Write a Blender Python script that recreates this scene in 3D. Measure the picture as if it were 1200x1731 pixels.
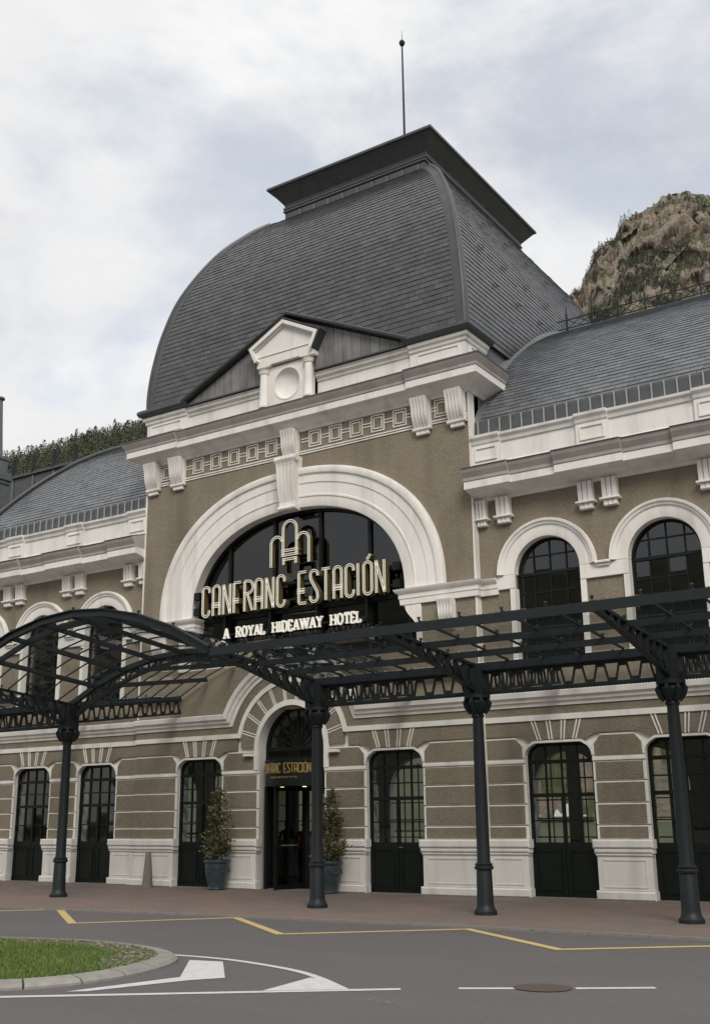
import bpy, bmesh, math, random
from mathutils import Vector, Matrix, noise as mn
from mathutils.geometry import tessellate_polygon
random.seed(7)
PI = math.pi
S = bpy.context.scene
for o in list(bpy.data.objects): bpy.data.objects.remove(o)
COL = S.collection

# ------------------------------------------------------------------ camera
CAM = Vector((16.852, -22.678, 1.685)); FPX = 1844.5
yaw, pitch, roll = 0.5825, 0.27377, -0.01155
fw = Vector((-math.sin(yaw)*math.cos(pitch), math.cos(yaw)*math.cos(pitch), math.sin(pitch)))
rt = Vector((math.cos(yaw), math.sin(yaw), 0)); up = rt.cross(fw)
r1 = rt*math.cos(roll)+up*math.sin(roll); u1 = -rt*math.sin(roll)+up*math.cos(roll)
cd = bpy.data.cameras.new('camera'); cam = bpy.data.objects.new('camera', cd); COL.objects.link(cam)
cd.sensor_fit = 'HORIZONTAL'; cd.sensor_width = 36; cd.lens = FPX/1200*36
cd.clip_start = 0.1; cd.clip_end = 6000
cam.matrix_world = Matrix(((r1.x, u1.x, -fw.x, CAM.x), (r1.y, u1.y, -fw.y, CAM.y), (r1.z, u1.z, -fw.z, CAM.z), (0, 0, 0, 1)))
S.camera = cam
S.render.resolution_x = 709; S.render.resolution_y = 1024
S.view_settings.view_transform = 'Standard'; S.view_settings.look = 'None'
S.view_settings.gamma = 1; S.view_settings.exposure = 0.85

# ------------------------------------------------------------------ sky and sun
SUN_EL, SUN_AZ = 42, 140     # azimuth measured from +Y clockwise
W = bpy.data.worlds.new('World'); S.world = W; W.use_nodes = True
nt = W.node_tree; nt.nodes.clear(); N = nt.nodes.new; L = nt.links.new
out = N('ShaderNodeOutputWorld'); bg = N('ShaderNodeBackground'); bg.inputs[1].default_value = 0.1
sky = N('ShaderNodeTexSky'); sky.sky_type = 'NISHITA'; sky.sun_disc = False
sky.sun_elevation = math.radians(SUN_EL); sky.sun_rotation = math.radians(SUN_AZ); sky.dust_density = 1.5
tc = N('ShaderNodeTexCoord')
sep = N('ShaderNodeSeparateXYZ'); L(tc.outputs['Generated'], sep.inputs[0])
zc = N('ShaderNodeMath'); zc.operation = 'MAXIMUM'; zc.inputs[1].default_value = 0.08; L(sep.outputs[2], zc.inputs[0])
def vdiv(a, sock):
    m = N('ShaderNodeMath'); m.operation = 'DIVIDE'; L(a, m.inputs[0]); L(sock, m.inputs[1]); return m.outputs[0]
zo = N('ShaderNodeMath'); zo.operation = 'ADD'; zo.inputs[1].default_value = 0.35; L(zc.outputs[0], zo.inputs[0])
cmb = N('ShaderNodeCombineXYZ'); L(vdiv(sep.outputs[0], zo.outputs[0]), cmb.inputs[0]); L(vdiv(sep.outputs[1], zo.outputs[0]), cmb.inputs[1])
def wnoise(scale, det, loc, dist=0.3):
    mp = N('ShaderNodeMapping'); mp.inputs['Location'].default_value = loc; L(cmb.outputs[0], mp.inputs[0])
    n = N('ShaderNodeTexNoise'); n.inputs['Scale'].default_value = scale; n.inputs['Detail'].default_value = det
    n.inputs['Distortion'].default_value = dist; n.inputs['Roughness'].default_value = 0.58; L(mp.outputs[0], n.inputs[0]); return n.outputs[0]
def wramp(sock, stops):
    r = N('ShaderNodeValToRGB'); r.color_ramp.interpolation = 'EASE'
    e = r.color_ramp.elements
    while len(e) < len(stops): e.new(0.5)
    for k, (p, c) in enumerate(stops):
        e[k].position = p; e[k].color = (c[0], c[1], c[2], 1) if not isinstance(c, (int, float)) else (c, c, c, 1)
    L(sock, r.inputs[0]); return r.outputs[0]
mask = wramp(wnoise(2.6, 9, (7.3, 8.1, 1.0)), [(0.34, 0.58), (0.54, 1.0)])
shade = wramp(wnoise(1.9, 7, (8.8, 10.4, 2.0), 0.5), [(0.34, (4.1, 4.12, 4.2)), (0.50, (4.8, 4.81, 4.85)), (0.66, (5.4, 5.38, 5.35))])
mx = N('ShaderNodeMix'); mx.data_type = 'RGBA'; L(mask, mx.inputs[0])
sk2 = N('ShaderNodeMix'); sk2.data_type = 'RGBA'; sk2.blend_type = 'MULTIPLY'; sk2.inputs[0].default_value = 1; sk2.inputs[7].default_value = (1.15, 1.10, 1.02, 1)
L(sky.outputs[0], sk2.inputs[6]); L(sk2.outputs[2], mx.inputs[6]); L(shade, mx.inputs[7])
L(mx.outputs[2], bg.inputs[0]); L(bg.outputs[0], out.inputs[0])
sd = bpy.data.lights.new('sun', 'SUN'); sd.energy = 1.35; sd.angle = math.radians(24); sd.color = (1, 0.95, 0.88)
so = bpy.data.objects.new('sun', sd); COL.objects.link(so)
az, el = math.radians(SUN_AZ), math.radians(SUN_EL)
sdir = Vector((math.sin(az)*math.cos(el), math.cos(az)*math.cos(el), math.sin(el)))
so.rotation_euler = sdir.to_track_quat('Z', 'Y').to_euler(); so.location = sdir*60

# ------------------------------------------------------------------ materials
def mat(name, col, rough=0.7, metal=0.0, var=None, bump=None, spec=0.5, rnd=0.0, dirt=None, coat=0.0):
    """var=(scale, colour2, amount) ; bump=(scale, strength, distance); rnd = per-piece value change"""
    m = bpy.data.materials.new(name); m.use_nodes = True; t = m.node_tree; b = t.nodes['Principled BSDF']
    b.inputs['Roughness'].default_value = rough; b.inputs['Metallic'].default_value = metal
    b.inputs['Specular IOR Level'].default_value = spec; b.inputs['Coat Weight'].default_value = coat
    n = t.nodes.new; l = t.links.new
    g = n('ShaderNodeNewGeometry')
    cs = n('ShaderNodeRGB'); cs.outputs[0].default_value = (*col, 1); c = cs.outputs[0]
    def noise(scale, det=6, stretch=None):
        x = n('ShaderNodeTexNoise'); x.inputs['Scale'].default_value = scale; x.inputs['Detail'].default_value = det
        if stretch:
            mp = n('ShaderNodeMapping'); mp.inputs['Scale'].default_value = stretch; l(g.outputs['Position'], mp.inputs[0]); l(mp.outputs[0], x.inputs[0])
        else: l(g.outputs['Position'], x.inputs[0])
        return x.outputs[0]
    def ramp(s, a, bb):
        r = n('ShaderNodeMapRange'); r.inputs[1].default_value = a; r.inputs[2].default_value = bb; l(s, r.inputs[0]); return r.outputs[0]
    def mixc(f, a, c2, amt=1.0):
        x = n('ShaderNodeMix'); x.data_type = 'RGBA'
        if f is None: x.inputs[0].default_value = amt
        else:
            k = n('ShaderNodeMath'); k.operation = 'MULTIPLY'; k.inputs[1].default_value = amt; l(f, k.inputs[0]); l(k.outputs[0], x.inputs[0])
        l(a, x.inputs[6])
        if hasattr(c2, 'node'): l(c2, x.inputs[7])
        else: x.inputs[7].default_value = (*c2, 1)
        return x.outputs[2]
    if var:
        for vv in (var if isinstance(var, list) else [var]):
            st = vv[3] if len(vv) > 3 else None
            c = mixc(ramp(noise(vv[0], 8, st), 0.35, 0.68), c, vv[1], vv[2])
    if dirt:   # vertical streaky stains
        c = mixc(ramp(noise(dirt[0], 6, (1.0, 1.0, 0.12)), 0.5, 0.78), c, dirt[1], dirt[2])
    if rnd:
        oi = n('ShaderNodeObjectInfo'); ad = n('ShaderNodeMath'); ad.operation = 'ADD'
        l(g.outputs['Random Per Island'], ad.inputs[0]); l(oi.outputs['Random'], ad.inputs[1])
        fr = n('ShaderNodeMath'); fr.operation = 'FRACT'; l(ad.outputs[0], fr.inputs[0])
        mr = n('ShaderNodeMapRange'); mr.inputs[3].default_value = 1-rnd; mr.inputs[4].default_value = 1+rnd; l(fr.outputs[0], mr.inputs[0])
        hs = n('ShaderNodeHueSaturation'); l(mr.outputs[0], hs.inputs['Value']); l(c, hs.inputs['Color']); c = hs.outputs[0]
    l(c, b.inputs['Base Color'])
    if bump:
        bp = n('ShaderNodeBump'); bp.inputs['Strength'].default_value = bump[1]; bp.inputs['Distance'].default_value = bump[2] if len(bump) > 2 else 0.01
        l(noise(bump[0], 5), bp.inputs['Height']); l(bp.outputs[0], b.inputs['Normal'])
    return m

M = {}
M['stucco'] = mat('roughcast', (0.215, 0.182, 0.136), 0.95, var=[(0.45, (0.160, 0.136, 0.104), 0.9), (1.7, (0.24, 0.205, 0.155), 0.5), (14, (0.27, 0.23, 0.172), 0.6)], bump=(26, 0.75, 0.025), spec=0.2, dirt=(1.4, (0.125, 0.104, 0.078), 0.7))
M['white'] = mat('white_paint', (0.78, 0.752, 0.71), 0.75, var=[(1.4, (0.69, 0.66, 0.615), 0.7), (9, (0.72, 0.69, 0.65), 0.5)], bump=(18, 0.22, 0.01), spec=0.3, dirt=(2.6, (0.42, 0.39, 0.35), 0.6))
M['slate'] = mat('slate', (0.060, 0.060, 0.061), 0.31, var=[(1.3, (0.074, 0.074, 0.074), 0.8), (7, (0.040, 0.040, 0.041), 0.6)], bump=(40, 0.25, 0.004), rnd=0.22, spec=0.6, dirt=(1.6, (0.09, 0.09, 0.088), 0.5))
M['slate_wing_sheen'] = mat('wing_slate_sky_sheen', (0.118, 0.124, 0.136), 0.34, var=[(1.3, (0.14, 0.146, 0.157), 0.8), (7, (0.092, 0.097, 0.108), 0.6)], bump=(40, 0.25, 0.004), rnd=0.2, spec=0.6, dirt=(1.6, (0.14, 0.145, 0.15), 0.4))  # paler, bluer than the dome slate: sky reflection put into the colour
M['dirty_shaded'] = mat('dirty_shaded_paint', (0.42, 0.39, 0.355), 0.85, var=[(3, (0.33, 0.31, 0.285), 0.8)], bump=(30, 0.15, 0.006), dirt=(3, (0.26, 0.245, 0.225), 0.6))  # grey is partly dirt, partly the overhang's shade put into the colour
M['zinc_board'] = mat('grey_zinc_board', (0.17, 0.165, 0.16), 0.6, 0.1, var=[(3, (0.23, 0.225, 0.215), 0.7)], dirt=(9, (0.05, 0.05, 0.05), 0.7), rnd=0.15)
M['zinc'] = mat('zinc_sheet', (0.060, 0.064, 0.066), 0.45, 0.2, var=[(3, (0.09, 0.094, 0.094), 0.6)], dirt=(5, (0.06, 0.06, 0.06), 0.5))
M['seam'] = mat('bright_zinc_seam', (0.34, 0.345, 0.345), 0.5, 0.2)
M['zinc_light'] = mat('weathered_zinc', (0.15, 0.162, 0.168), 0.5, 0.2, var=[(4, (0.10, 0.112, 0.112), 0.7)], dirt=(5, (0.1, 0.1, 0.1), 0.5))
M['steel'] = mat('painted_steel', (0.010, 0.014, 0.016), 0.5, spec=0.35, var=[(6, (0.016, 0.02, 0.022), 0.6)], bump=(60, 0.08, 0.003))
M['frame'] = mat('dark_green_paint', (0.004, 0.006, 0.005), 0.5, spec=0.25, var=[(5, (0.011, 0.015, 0.011), 0.5)])
M['board'] = mat('dark_green_panel', (0.004, 0.007, 0.005), 0.5, spec=0.25, var=[(3, (0.010, 0.013, 0.010), 0.5)])
M['asphalt'] = mat('asphalt', (0.100, 0.095, 0.095), 0.9, var=[(0.35, (0.074, 0.071, 0.072), 0.8), (0.12, (0.125, 0.119, 0.117), 0.7), (0.8, (0.083, 0.079, 0.079), 0.6, (0.25, 1.6, 1)), (45, (0.15, 0.145, 0.142), 0.6), (3.0, (0.115, 0.11, 0.108), 0.5)], bump=(120, 0.5, 0.006), spec=0.3)
M['kerb'] = mat('kerb_stone', (0.28, 0.265, 0.245), 0.9, var=[(7, (0.19, 0.18, 0.165), 0.7)], bump=(60, 0.3, 0.006), rnd=0.08)
M['yellow'] = mat('yellow_road_paint', (0.60, 0.44, 0.17), 0.8, var=[(9, (0.44, 0.34, 0.17), 0.6), (40, (0.3, 0.24, 0.15), 0.35)], bump=(120, 0.3, 0.004))
M['roadwhite'] = mat('white_road_paint', (0.62, 0.61, 0.60), 0.8, var=[(7, (0.47, 0.46, 0.45), 0.6), (50, (0.38, 0.37, 0.36), 0.35)], bump=(120, 0.3, 0.004))
M['wornpaint'] = mat('worn_paint', (0.24, 0.235, 0.23), 0.9)
M['rust'] = mat('rusty_iron', (0.085, 0.058, 0.047), 0.9, var=[(20, (0.07, 0.05, 0.042), 0.7)], bump=(80, 0.5, 0.006))
M['gold'] = mat('brass', (0.20, 0.155, 0.065), 0.45, 0.5)
M['gold_leaf'] = mat('gold_leaf', (0.42, 0.30, 0.10), 0.4, 0.5)
M['potblue'] = mat('blue_glazed_pot', (0.030, 0.046, 0.058), 0.3, var=[(9, (0.06, 0.075, 0.08), 0.6)], bump=(25, 0.25, 0.01))
M['soil'] = mat('soil', (0.04, 0.03, 0.02), 0.95, bump=(40, 0.8, 0.02))
M['bark'] = mat('bark', (0.08, 0.06, 0.045), 0.9, bump=(50, 0.6, 0.01))
M['leaf'] = mat('shrub_leaf', (0.11, 0.115, 0.048), 0.5, var=[(9, (0.19, 0.12, 0.065), 0.8), (23, (0.075, 0.10, 0.035), 0.6)], rnd=0.45)
M['grass'] = mat('grass_blade', (0.085, 0.140, 0.022), 0.6, var=[(2.0, (0.125, 0.165, 0.034), 0.7)], rnd=0.35)
M['soilgrass'] = mat('grass_soil', (0.075, 0.115, 0.022), 0.95, bump=(40, 0.8, 0.02))
M['gravel'] = mat('gravel_stone', (0.17, 0.145, 0.11), 0.9, var=[(20, (0.10, 0.085, 0.06), 0.7)], rnd=0.5)
M['stone'] = mat('grey_stone', (0.20, 0.185, 0.165), 0.9, var=[(8, (0.14, 0.13, 0.12), 0.6)], bump=(50, 0.4, 0.008))
M['int_wall'] = mat('interior_plaster', (0.55, 0.53, 0.50), 0.8, var=[(0.7, (0.40, 0.38, 0.36), 0.8)])
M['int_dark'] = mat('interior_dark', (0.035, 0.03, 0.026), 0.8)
M['int_floor'] = mat('interior_floor', (0.10, 0.085, 0.07), 0.35)
M['skin'] = mat('skin', (0.42, 0.27, 0.20), 0.6)
M['red'] = mat('red_fabric', (0.30, 0.02, 0.025), 0.85)
M['navy'] = mat('dark_fabric', (0.02, 0.022, 0.03), 0.85)
M['hair'] = mat('dark_hair', (0.02, 0.015, 0.01), 0.6)
M['earth'] = mat('meadow', (0.07, 0.085, 0.035), 0.95, var=[(0.02, (0.10, 0.09, 0.05), 0.8)])
M['pine'] = mat('pine_foliage', (0.066, 0.077, 0.050), 0.9, var=[(0.05, (0.088, 0.097, 0.060), 0.8)], rnd=0.45)
M['broad'] = mat('broadleaf_foliage', (0.115, 0.122, 0.070), 0.9, var=[(0.04, (0.085, 0.096, 0.055), 0.8)], rnd=0.45)
M['forestfloor'] = mat('forest_floor', (0.05, 0.058, 0.028), 0.95, var=[(0.05, (0.11, 0.11, 0.085), 0.9)], bump=(0.3, 0.8, 1.0))

def glass_mat(name, tint, ior=1.5, rough=0.01):
    m = bpy.data.materials.new(name); m.use_nodes = True; t = m.node_tree; t.nodes.clear(); n = t.nodes.new; l = t.links.new
    o = n('ShaderNodeOutputMaterial'); mxs = n('ShaderNodeMixShader'); lw = n('ShaderNodeLayerWeight'); lw.inputs[0].default_value = 0.5
    pw = n('ShaderNodeMath'); pw.operation = 'POWER'; pw.inputs[1].default_value = 5; l(lw.outputs['Facing'], pw.inputs[0])
    f0 = 2*((ior-1)/(ior+1))**2; f = n('ShaderNodeMath'); f.operation = 'MULTIPLY_ADD'; f.inputs[1].default_value = 1-f0; f.inputs[2].default_value = f0; l(pw.outputs[0], f.inputs[0])
    tr = n('ShaderNodeBsdfTransparent'); tr.inputs[0].default_value = (*tint, 1); gl = n('ShaderNodeBsdfGlossy'); gl.inputs['Roughness'].default_value = rough
    l(f.outputs[0], mxs.inputs[0]); l(tr.outputs[0], mxs.inputs[1]); l(gl.outputs[0], mxs.inputs[2]); l(mxs.outputs[0], o.inputs[0])
    return m
M['glass'] = glass_mat('window_glass', (0.62, 0.65, 0.63), 1.5)
M['glass_dark'] = glass_mat('smoked_glass', (0.10, 0.105, 0.10), 1.45)
M['glass_roof'] = glass_mat('canopy_glass', (0.94, 0.965, 0.955), 1.7)
def emis(name, col, strength, base):
    m = mat(name, base, 0.5); b = m.node_tree.nodes['Principled BSDF']
    b.inputs['Emission Color'].default_value = (*col, 1); b.inputs['Emission Strength'].default_value = strength; return m
M['neon'] = emis('lit_white_tube', (1, 0.96, 0.84), 0.12, (0.72, 0.70, 0.63))
M['lamp'] = emis('warm_downlight', (1, 0.75, 0.4), 2.0, (0.8, 0.7, 0.5))

def paving_mat():
    m = mat('brick_paving', (0.2, 0.13, 0.1), 0.85); t = m.node_tree; b = t.nodes['Principled BSDF']; n = t.nodes.new; l = t.links.new
    g = n('ShaderNodeNewGeometry'); br = n('ShaderNodeTexBrick'); br.inputs['Scale'].default_value = 1.0
    br.inputs['Brick Width'].default_value = 0.22; br.inputs['Row Height'].default_value = 0.11; br.inputs['Mortar Size'].default_value = 0.006
    br.inputs['Color1'].default_value = (0.225, 0.155, 0.125, 1); br.inputs['Color2'].default_value = (0.175, 0.126, 0.105, 1); br.inputs['Mortar'].default_value = (0.11, 0.09, 0.078, 1)
    l(g.outputs['Position'], br.inputs[0])
    x = n('ShaderNodeTexNoise'); x.inputs['Scale'].default_value = 0.8; x.inputs['Detail'].default_value = 8; l(g.outputs['Position'], x.inputs[0])
    mr = n('ShaderNodeMapRange'); mr.inputs[1].default_value = 0.38; mr.inputs[2].default_value = 0.65; l(x.outputs[0], mr.inputs[0])
    mm = n('ShaderNodeMix'); mm.data_type = 'RGBA'; l(mr.outputs[0], mm.inputs[0]); l(br.outputs[0], mm.inputs[6]); mm.inputs[7].default_value = (0.150, 0.122, 0.107, 1)
    l(mm.outputs[2], b.inputs['Base Color'])
    bp = n('ShaderNodeBump'); bp.inputs['Strength'].default_value = 0.4; bp.inputs['Distance'].default_value = 0.004; l(br.outputs[1], bp.inputs['Height']); bp.invert = True
    l(bp.outputs[0], b.inputs['Normal']); return m
M['paving'] = paving_mat()

def rock_mat():
    m = mat('cliff_rock', (0.3, 0.24, 0.18), 0.95); t = m.node_tree; b = t.nodes['Principled BSDF']; n = t.nodes.new; l = t.links.new
    g = n('ShaderNodeNewGeometry')
    def nz(sc, st=None, det=9):
        x = n('ShaderNodeTexNoise'); x.inputs['Scale'].default_value = sc; x.inputs['Detail'].default_value = det; x.inputs['Roughness'].default_value = 0.65
        mp = n('ShaderNodeMapping'); mp.inputs['Scale'].default_value = st or (1, 1, 1); l(g.outputs['Position'], mp.inputs[0]); l(mp.outputs[0], x.inputs[0]); return x.outputs[0]
    def rg(s, a, c):
        r = n('ShaderNodeMapRange'); r.inputs[1].default_value = a; r.inputs[2].default_value = c; l(s, r.inputs[0]); return r.outputs[0]
    def mixc(f, a, c2):
        x = n('ShaderNodeMix'); x.data_type = 'RGBA'; l(f, x.inputs[0])
        for k, q in ((6, a), (7, c2)):
            if hasattr(q, 'node'): l(q, x.inputs[k])
            else: x.inputs[k].default_value = (*q, 1)
        return x.outputs[2]
    c = mixc(rg(nz(0.012), 0.4, 0.62), (0.29, 0.255, 0.205), (0.33, 0.235, 0.17))
    c = mixc(rg(nz(0.05, (1, 1, 2.0)), 0.42, 0.68), c, (0.20, 0.175, 0.15))
    c = mixc(rg(nz(0.15, (1, 1, 1.6)), 0.5, 0.7), c, (0.13, 0.115, 0.10))
    sp = n('ShaderNodeSeparateXYZ'); l(g.outputs['Normal'], sp.inputs[0])
    ad = n('ShaderNodeMath'); ad.operation = 'ADD'; l(sp.outputs[2], ad.inputs[0])
    k = n('ShaderNodeMath'); k.operation = 'MULTIPLY'; k.inputs[1].default_value = 0.7; l(nz(0.03), k.inputs[0]); l(k.outputs[0], ad.inputs[1])
    gcol = mixc(rg(nz(0.05), 0.4, 0.6), (0.115, 0.115, 0.045), (0.075, 0.08, 0.035))
    c = mixc(rg(ad.outputs[0], 0.86, 1.0), c, gcol)
    l(c, b.inputs['Base Color'])
    bp = n('ShaderNodeBump'); bp.inputs['Strength'].default_value = 1.0; bp.inputs['Distance'].default_value = 6.0; l(nz(0.09, (1, 1, 1.4)), bp.inputs['Height']); l(bp.outputs[0], b.inputs['Normal'])
    return m
M['rock'] = rock_mat()

# ------------------------------------------------------------------ mesh helpers
class G:
    def __init__(s): s.v = []; s.f = []
    def add(s, vs, fs):
        k = len(s.v); s.v += [tuple(p) for p in vs]; s.f += [tuple(i+k for i in f) for f in fs]; return s
    def box(s, x0, x1, y0, y1, z0, z1):
        return s.add([(x0,y0,z0),(x1,y0,z0),(x1,y1,z0),(x0,y1,z0),(x0,y0,z1),(x1,y0,z1),(x1,y1,z1),(x0,y1,z1)],
                     [(3,2,1,0),(4,5,6,7),(0,1,5,4),(1,2,6,5),(2,3,7,6),(3,0,4,7)])
    def bevbox(s, x0, x1, y0, y1, z0, z1, b=0.02):
        """box with its front (-y) face chamfered"""
        return s.add([(x0,y1,z0),(x1,y1,z0),(x1,y1,z1),(x0,y1,z1),(x0,y0+b,z0),(x1,y0+b,z0),(x1,y0+b,z1),(x0,y0+b,z1),
                      (x0+b,y0,z0+b),(x1-b,y0,z0+b),(x1-b,y0,z1-b),(x0+b,y0,z1-b)],
                     [(0,3,2,1),(0,1,5,4),(1,2,6,5),(2,3,7,6),(3,0,4,7),(4,5,9,8),(5,6,10,9),(6,7,11,10),(7,4,8,11),(8,9,10,11)])
    def prism(s, pts, y0, y1):
        """polygon (x,z) extruded from y0 to y1"""
        n = len(pts)
        if n < 3: return s
        tri = tessellate_polygon([[Vector((p[0], p[1], 0)) for p in pts]])
        return s.add([(p[0], y0, p[1]) for p in pts]+[(p[0], y1, p[1]) for p in pts],
                     [t for t in tri]+[tuple(i+n for i in reversed(t)) for t in tri]+[(i, (i+1) % n, (i+1) % n+n, i+n) for i in range(n)])
    def prism_x(s, pts, x0, x1):
        """polygon (y,z) extruded along x"""
        n = len(pts); tri = tessellate_polygon([[Vector((p[0], p[1], 0)) for p in pts]])
        return s.add([(x0, p[0], p[1]) for p in pts]+[(x1, p[0], p[1]) for p in pts],
                     [t for t in tri]+[tuple(i+n for i in reversed(t)) for t in tri]+[(i, (i+1) % n, (i+1) % n+n, i+n) for i in range(n)])
    def prism_z(s, pts, z0, z1):
        n = len(pts); tri = tessellate_polygon([[Vector((p[0], p[1], 0)) for p in pts]])
        return s.add([(p[0], p[1], z0) for p in pts]+[(p[0], p[1], z1) for p in pts],
                     [tuple(reversed(t)) for t in tri]+[tuple(i+n for i in t) for t in tri]+[(i, (i+1) % n, (i+1) % n+n, i+n) for i in range(n)])
    def sheet(s, outer, holes, y0, y1):
        """wall sheet (x,z) with holes: front at y0, reveals to y1"""
        loops = [outer]+holes; flat = [p for lp in loops for p in lp]
        tri = tessellate_polygon([[Vector((p[0], p[1], 0)) for p in lp] for lp in loops])
        s.add([(p[0], y0, p[1]) for p in flat], tri)
        for lp in loops:
            n = len(lp); s.add([(p[0], y0, p[1]) for p in lp]+[(p[0], y1, p[1]) for p in lp], [(i, (i+1) % n, (i+1) % n+n, i+n) for i in range(n)])
        return s
    def sweep(s, path, prof, closed=False):
        """path (x,z) in the facade plane, prof closed polygon of (n,y), n to the left of travel"""
        path = [p for i, p in enumerate(path) if i == 0 or math.dist(p, path[i-1]) > 1e-5]
        n = len(path); m = len(prof); k = len(s.v)
        for i, p in enumerate(path):
            def dr(a, b):
                d = Vector((b[0]-a[0], b[1]-a[1])); return d.normalized()
            if closed: d0 = dr(path[i-1], p); d1 = dr(p, path[(i+1) % n])
            else:
                d0 = dr(path[i-1], p) if i else dr(p, path[1]); d1 = dr(p, path[i+1]) if i < n-1 else d0
            n0 = Vector((-d0.y, d0.x)); n1 = Vector((-d1.y, d1.x)); nn = n0+n1; nn = nn/max(nn.dot(n0), 0.2) if nn.length > 1e-6 else n0
            for q in prof: s.v.append((p[0]+nn.x*q[0], q[1], p[1]+nn.y*q[0]))
        for i in range(n if closed else n-1):
            for j in range(m):
                a = k+i*m+j; b = k+i*m+(j+1) % m; i2 = (i+1) % n
                s.f.append((a, b, k+i2*m+(j+1) % m, k+i2*m+j))
        if not closed:
            s.f.append(tuple(k+j for j in reversed(range(m)))); s.f.append(tuple(k+(n-1)*m+j for j in range(m)))
        return s
    def plan(s, path, prof, closed=False):
        """path (x,y) in plan, prof closed polygon of (offset to the right of travel, z)"""
        n = len(path); m = len(prof); k = len(s.v)
        for i, p in enumerate(path):
            def dr(a, b): return Vector((b[0]-a[0], b[1]-a[1])).normalized()
            if closed: d0 = dr(path[i-1], p); d1 = dr(p, path[(i+1) % n])
            else:
                d0 = dr(path[i-1], p) if i else dr(p, path[1]); d1 = dr(p, path[i+1]) if i < n-1 else d0
            n0 = Vector((d0.y, -d0.x)); n1 = Vector((d1.y, -d1.x)); nn = n0+n1; nn = nn/max(nn.dot(n0), 0.2)
            for q in prof: s.v.append((p[0]+nn.x*q[0], p[1]+nn.y*q[0], q[1]))
        for i in range(n if closed else n-1):
            for j in range(m):
                i2 = (i+1) % n
                s.f.append((k+i*m+j, k+i*m+(j+1) % m, k+i2*m+(j+1) % m, k+i2*m+j))
        if not closed:
            s.f.append(tuple(k+j for j in reversed(range(m)))); s.f.append(tuple(k+(n-1)*m+j for j in range(m)))
        return s
    def bar(s, p, q, w, h, upv=(0, 0, 1)):
        p, q = Vector(p), Vector(q); d = (q-p).normalized(); u = Vector(upv)
        sd_ = d.cross(u)
        if sd_.length < 1e-4: sd_ = d.cross(Vector((1, 0, 0)))
        sd_.normalize(); u = sd_.cross(d)
        c = [(-1,-1),(1,-1),(1,1),(-1,1)]
        vs = [tuple(e+sd_*a*w/2+u*b*h/2) for e in (p, q) for a, b in c]
        return s.add(vs, [(3,2,1,0),(4,5,6,7),(0,1,5,4),(1,2,6,5),(2,3,7,6),(3,0,4,7)])
    def tube(s, pts, r, n=8, cap=True):
        pts = [Vector(p) for p in pts]; k = len(s.v); ref = None
        for i, p in enumerate(pts):
            d = (pts[min(i+1, len(pts)-1)]-pts[max(i-1, 0)]).normalized()
            a = d.cross(Vector((0, 1, 0.013)))
            if a.length < 0.05: a = d.cross(Vector((1, 0, 0)))
            a.normalize()
            if ref is not None and a.dot(ref) < 0: a = -a
            ref = a; b = d.cross(a); rr = r[i] if isinstance(r, (list, tuple)) else r
            for j in range(n): s.v.append(tuple(p+a*math.cos(2*PI*j/n)*rr+b*math.sin(2*PI*j/n)*rr))
        for i in range(len(pts)-1):
            for j in range(n): s.f.append((k+i*n+j, k+i*n+(j+1) % n, k+(i+1)*n+(j+1) % n, k+(i+1)*n+j))
        if cap: s.f.append(tuple(k+j for j in reversed(range(n)))); s.f.append(tuple(k+(len(pts)-1)*n+j for j in range(n)))
        return s
    def lathe(s, c, prof, n=20, a0=0.0, a1=2*PI):
        k = len(s.v); m = len(prof); full = abs(a1-a0-2*PI) < 1e-6; nn = n if full else n+1
        for i in range(nn):
            a = a0+(a1-a0)*i/n
            for r, z in prof: s.v.append((c[0]+r*math.cos(a), c[1]+r*math.sin(a), c[2]+z))
        for i in range(n):
            i2 = (i+1) % nn
            for j in range(m-1): s.f.append((k+i*m+j, k+i2*m+j, k+i2*m+j+1, k+i*m+j+1))
        if full:
            s.f.append(tuple(k+i*m for i in reversed(range(n)))); s.f.append(tuple(k+i*m+m-1 for i in range(n)))
        return s
    def mesh(s, name, smooth=False):
        me = bpy.data.meshes.new(name); me.from_pydata(s.v, [], s.f)
        bm = bmesh.new(); bm.from_mesh(me); bmesh.ops.recalc_face_normals(bm, faces=bm.faces); bm.to_mesh(me); bm.free()
        if smooth:
            me.polygons.foreach_set('use_smooth', [True]*len(me.polygons))
            try: me.set_sharp_from_angle(angle=math.radians(38))
            except Exception: pass
        return me
    def build(s, name, m, parent=None, smooth=False, stuff=False):
        o = link(name, s.mesh(name, smooth), m, parent)
        if stuff: o['kind'] = 'stuff'
        return o
def link(name, me, m, parent=None):
    if m is not None and not me.materials: me.materials.append(M[m] if isinstance(m, str) else m)
    o = bpy.data.objects.new(name, me); COL.objects.link(o)
    if parent is not None: o.parent = parent
    return o
def empty(name, loc=(0, 0, 0)):
    o = bpy.data.objects.new(name, None); o.empty_display_size = 0.3; COL.objects.link(o); o.location = loc; return o
def thing(o, label, cat, group=None):
    o['label'] = label; o['category'] = cat
    if group: o['group'] = group
    return o
def struct(o): o['kind'] = 'structure'; return o
def clip(poly, conv):
    """Sutherland-Hodgman: clip poly by convex counter-clockwise polygon"""
    outp = list(poly); n = len(conv)
    for i in range(n):
        a, b = conv[i], conv[(i+1) % n]; inp = outp; outp = []
        if not inp: break
        def side(p): return (b[0]-a[0])*(p[1]-a[1])-(b[1]-a[1])*(p[0]-a[0])
        for j in range(len(inp)):
            p, q = inp[j-1], inp[j]; sp, sq = side(p), side(q)
            if (sp >= 0) != (sq >= 0):
                t = sp/(sp-sq); outp.append((p[0]+(q[0]-p[0])*t, p[1]+(q[1]-p[1])*t))
            if sq >= 0: outp.append(q)
    return outp
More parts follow.
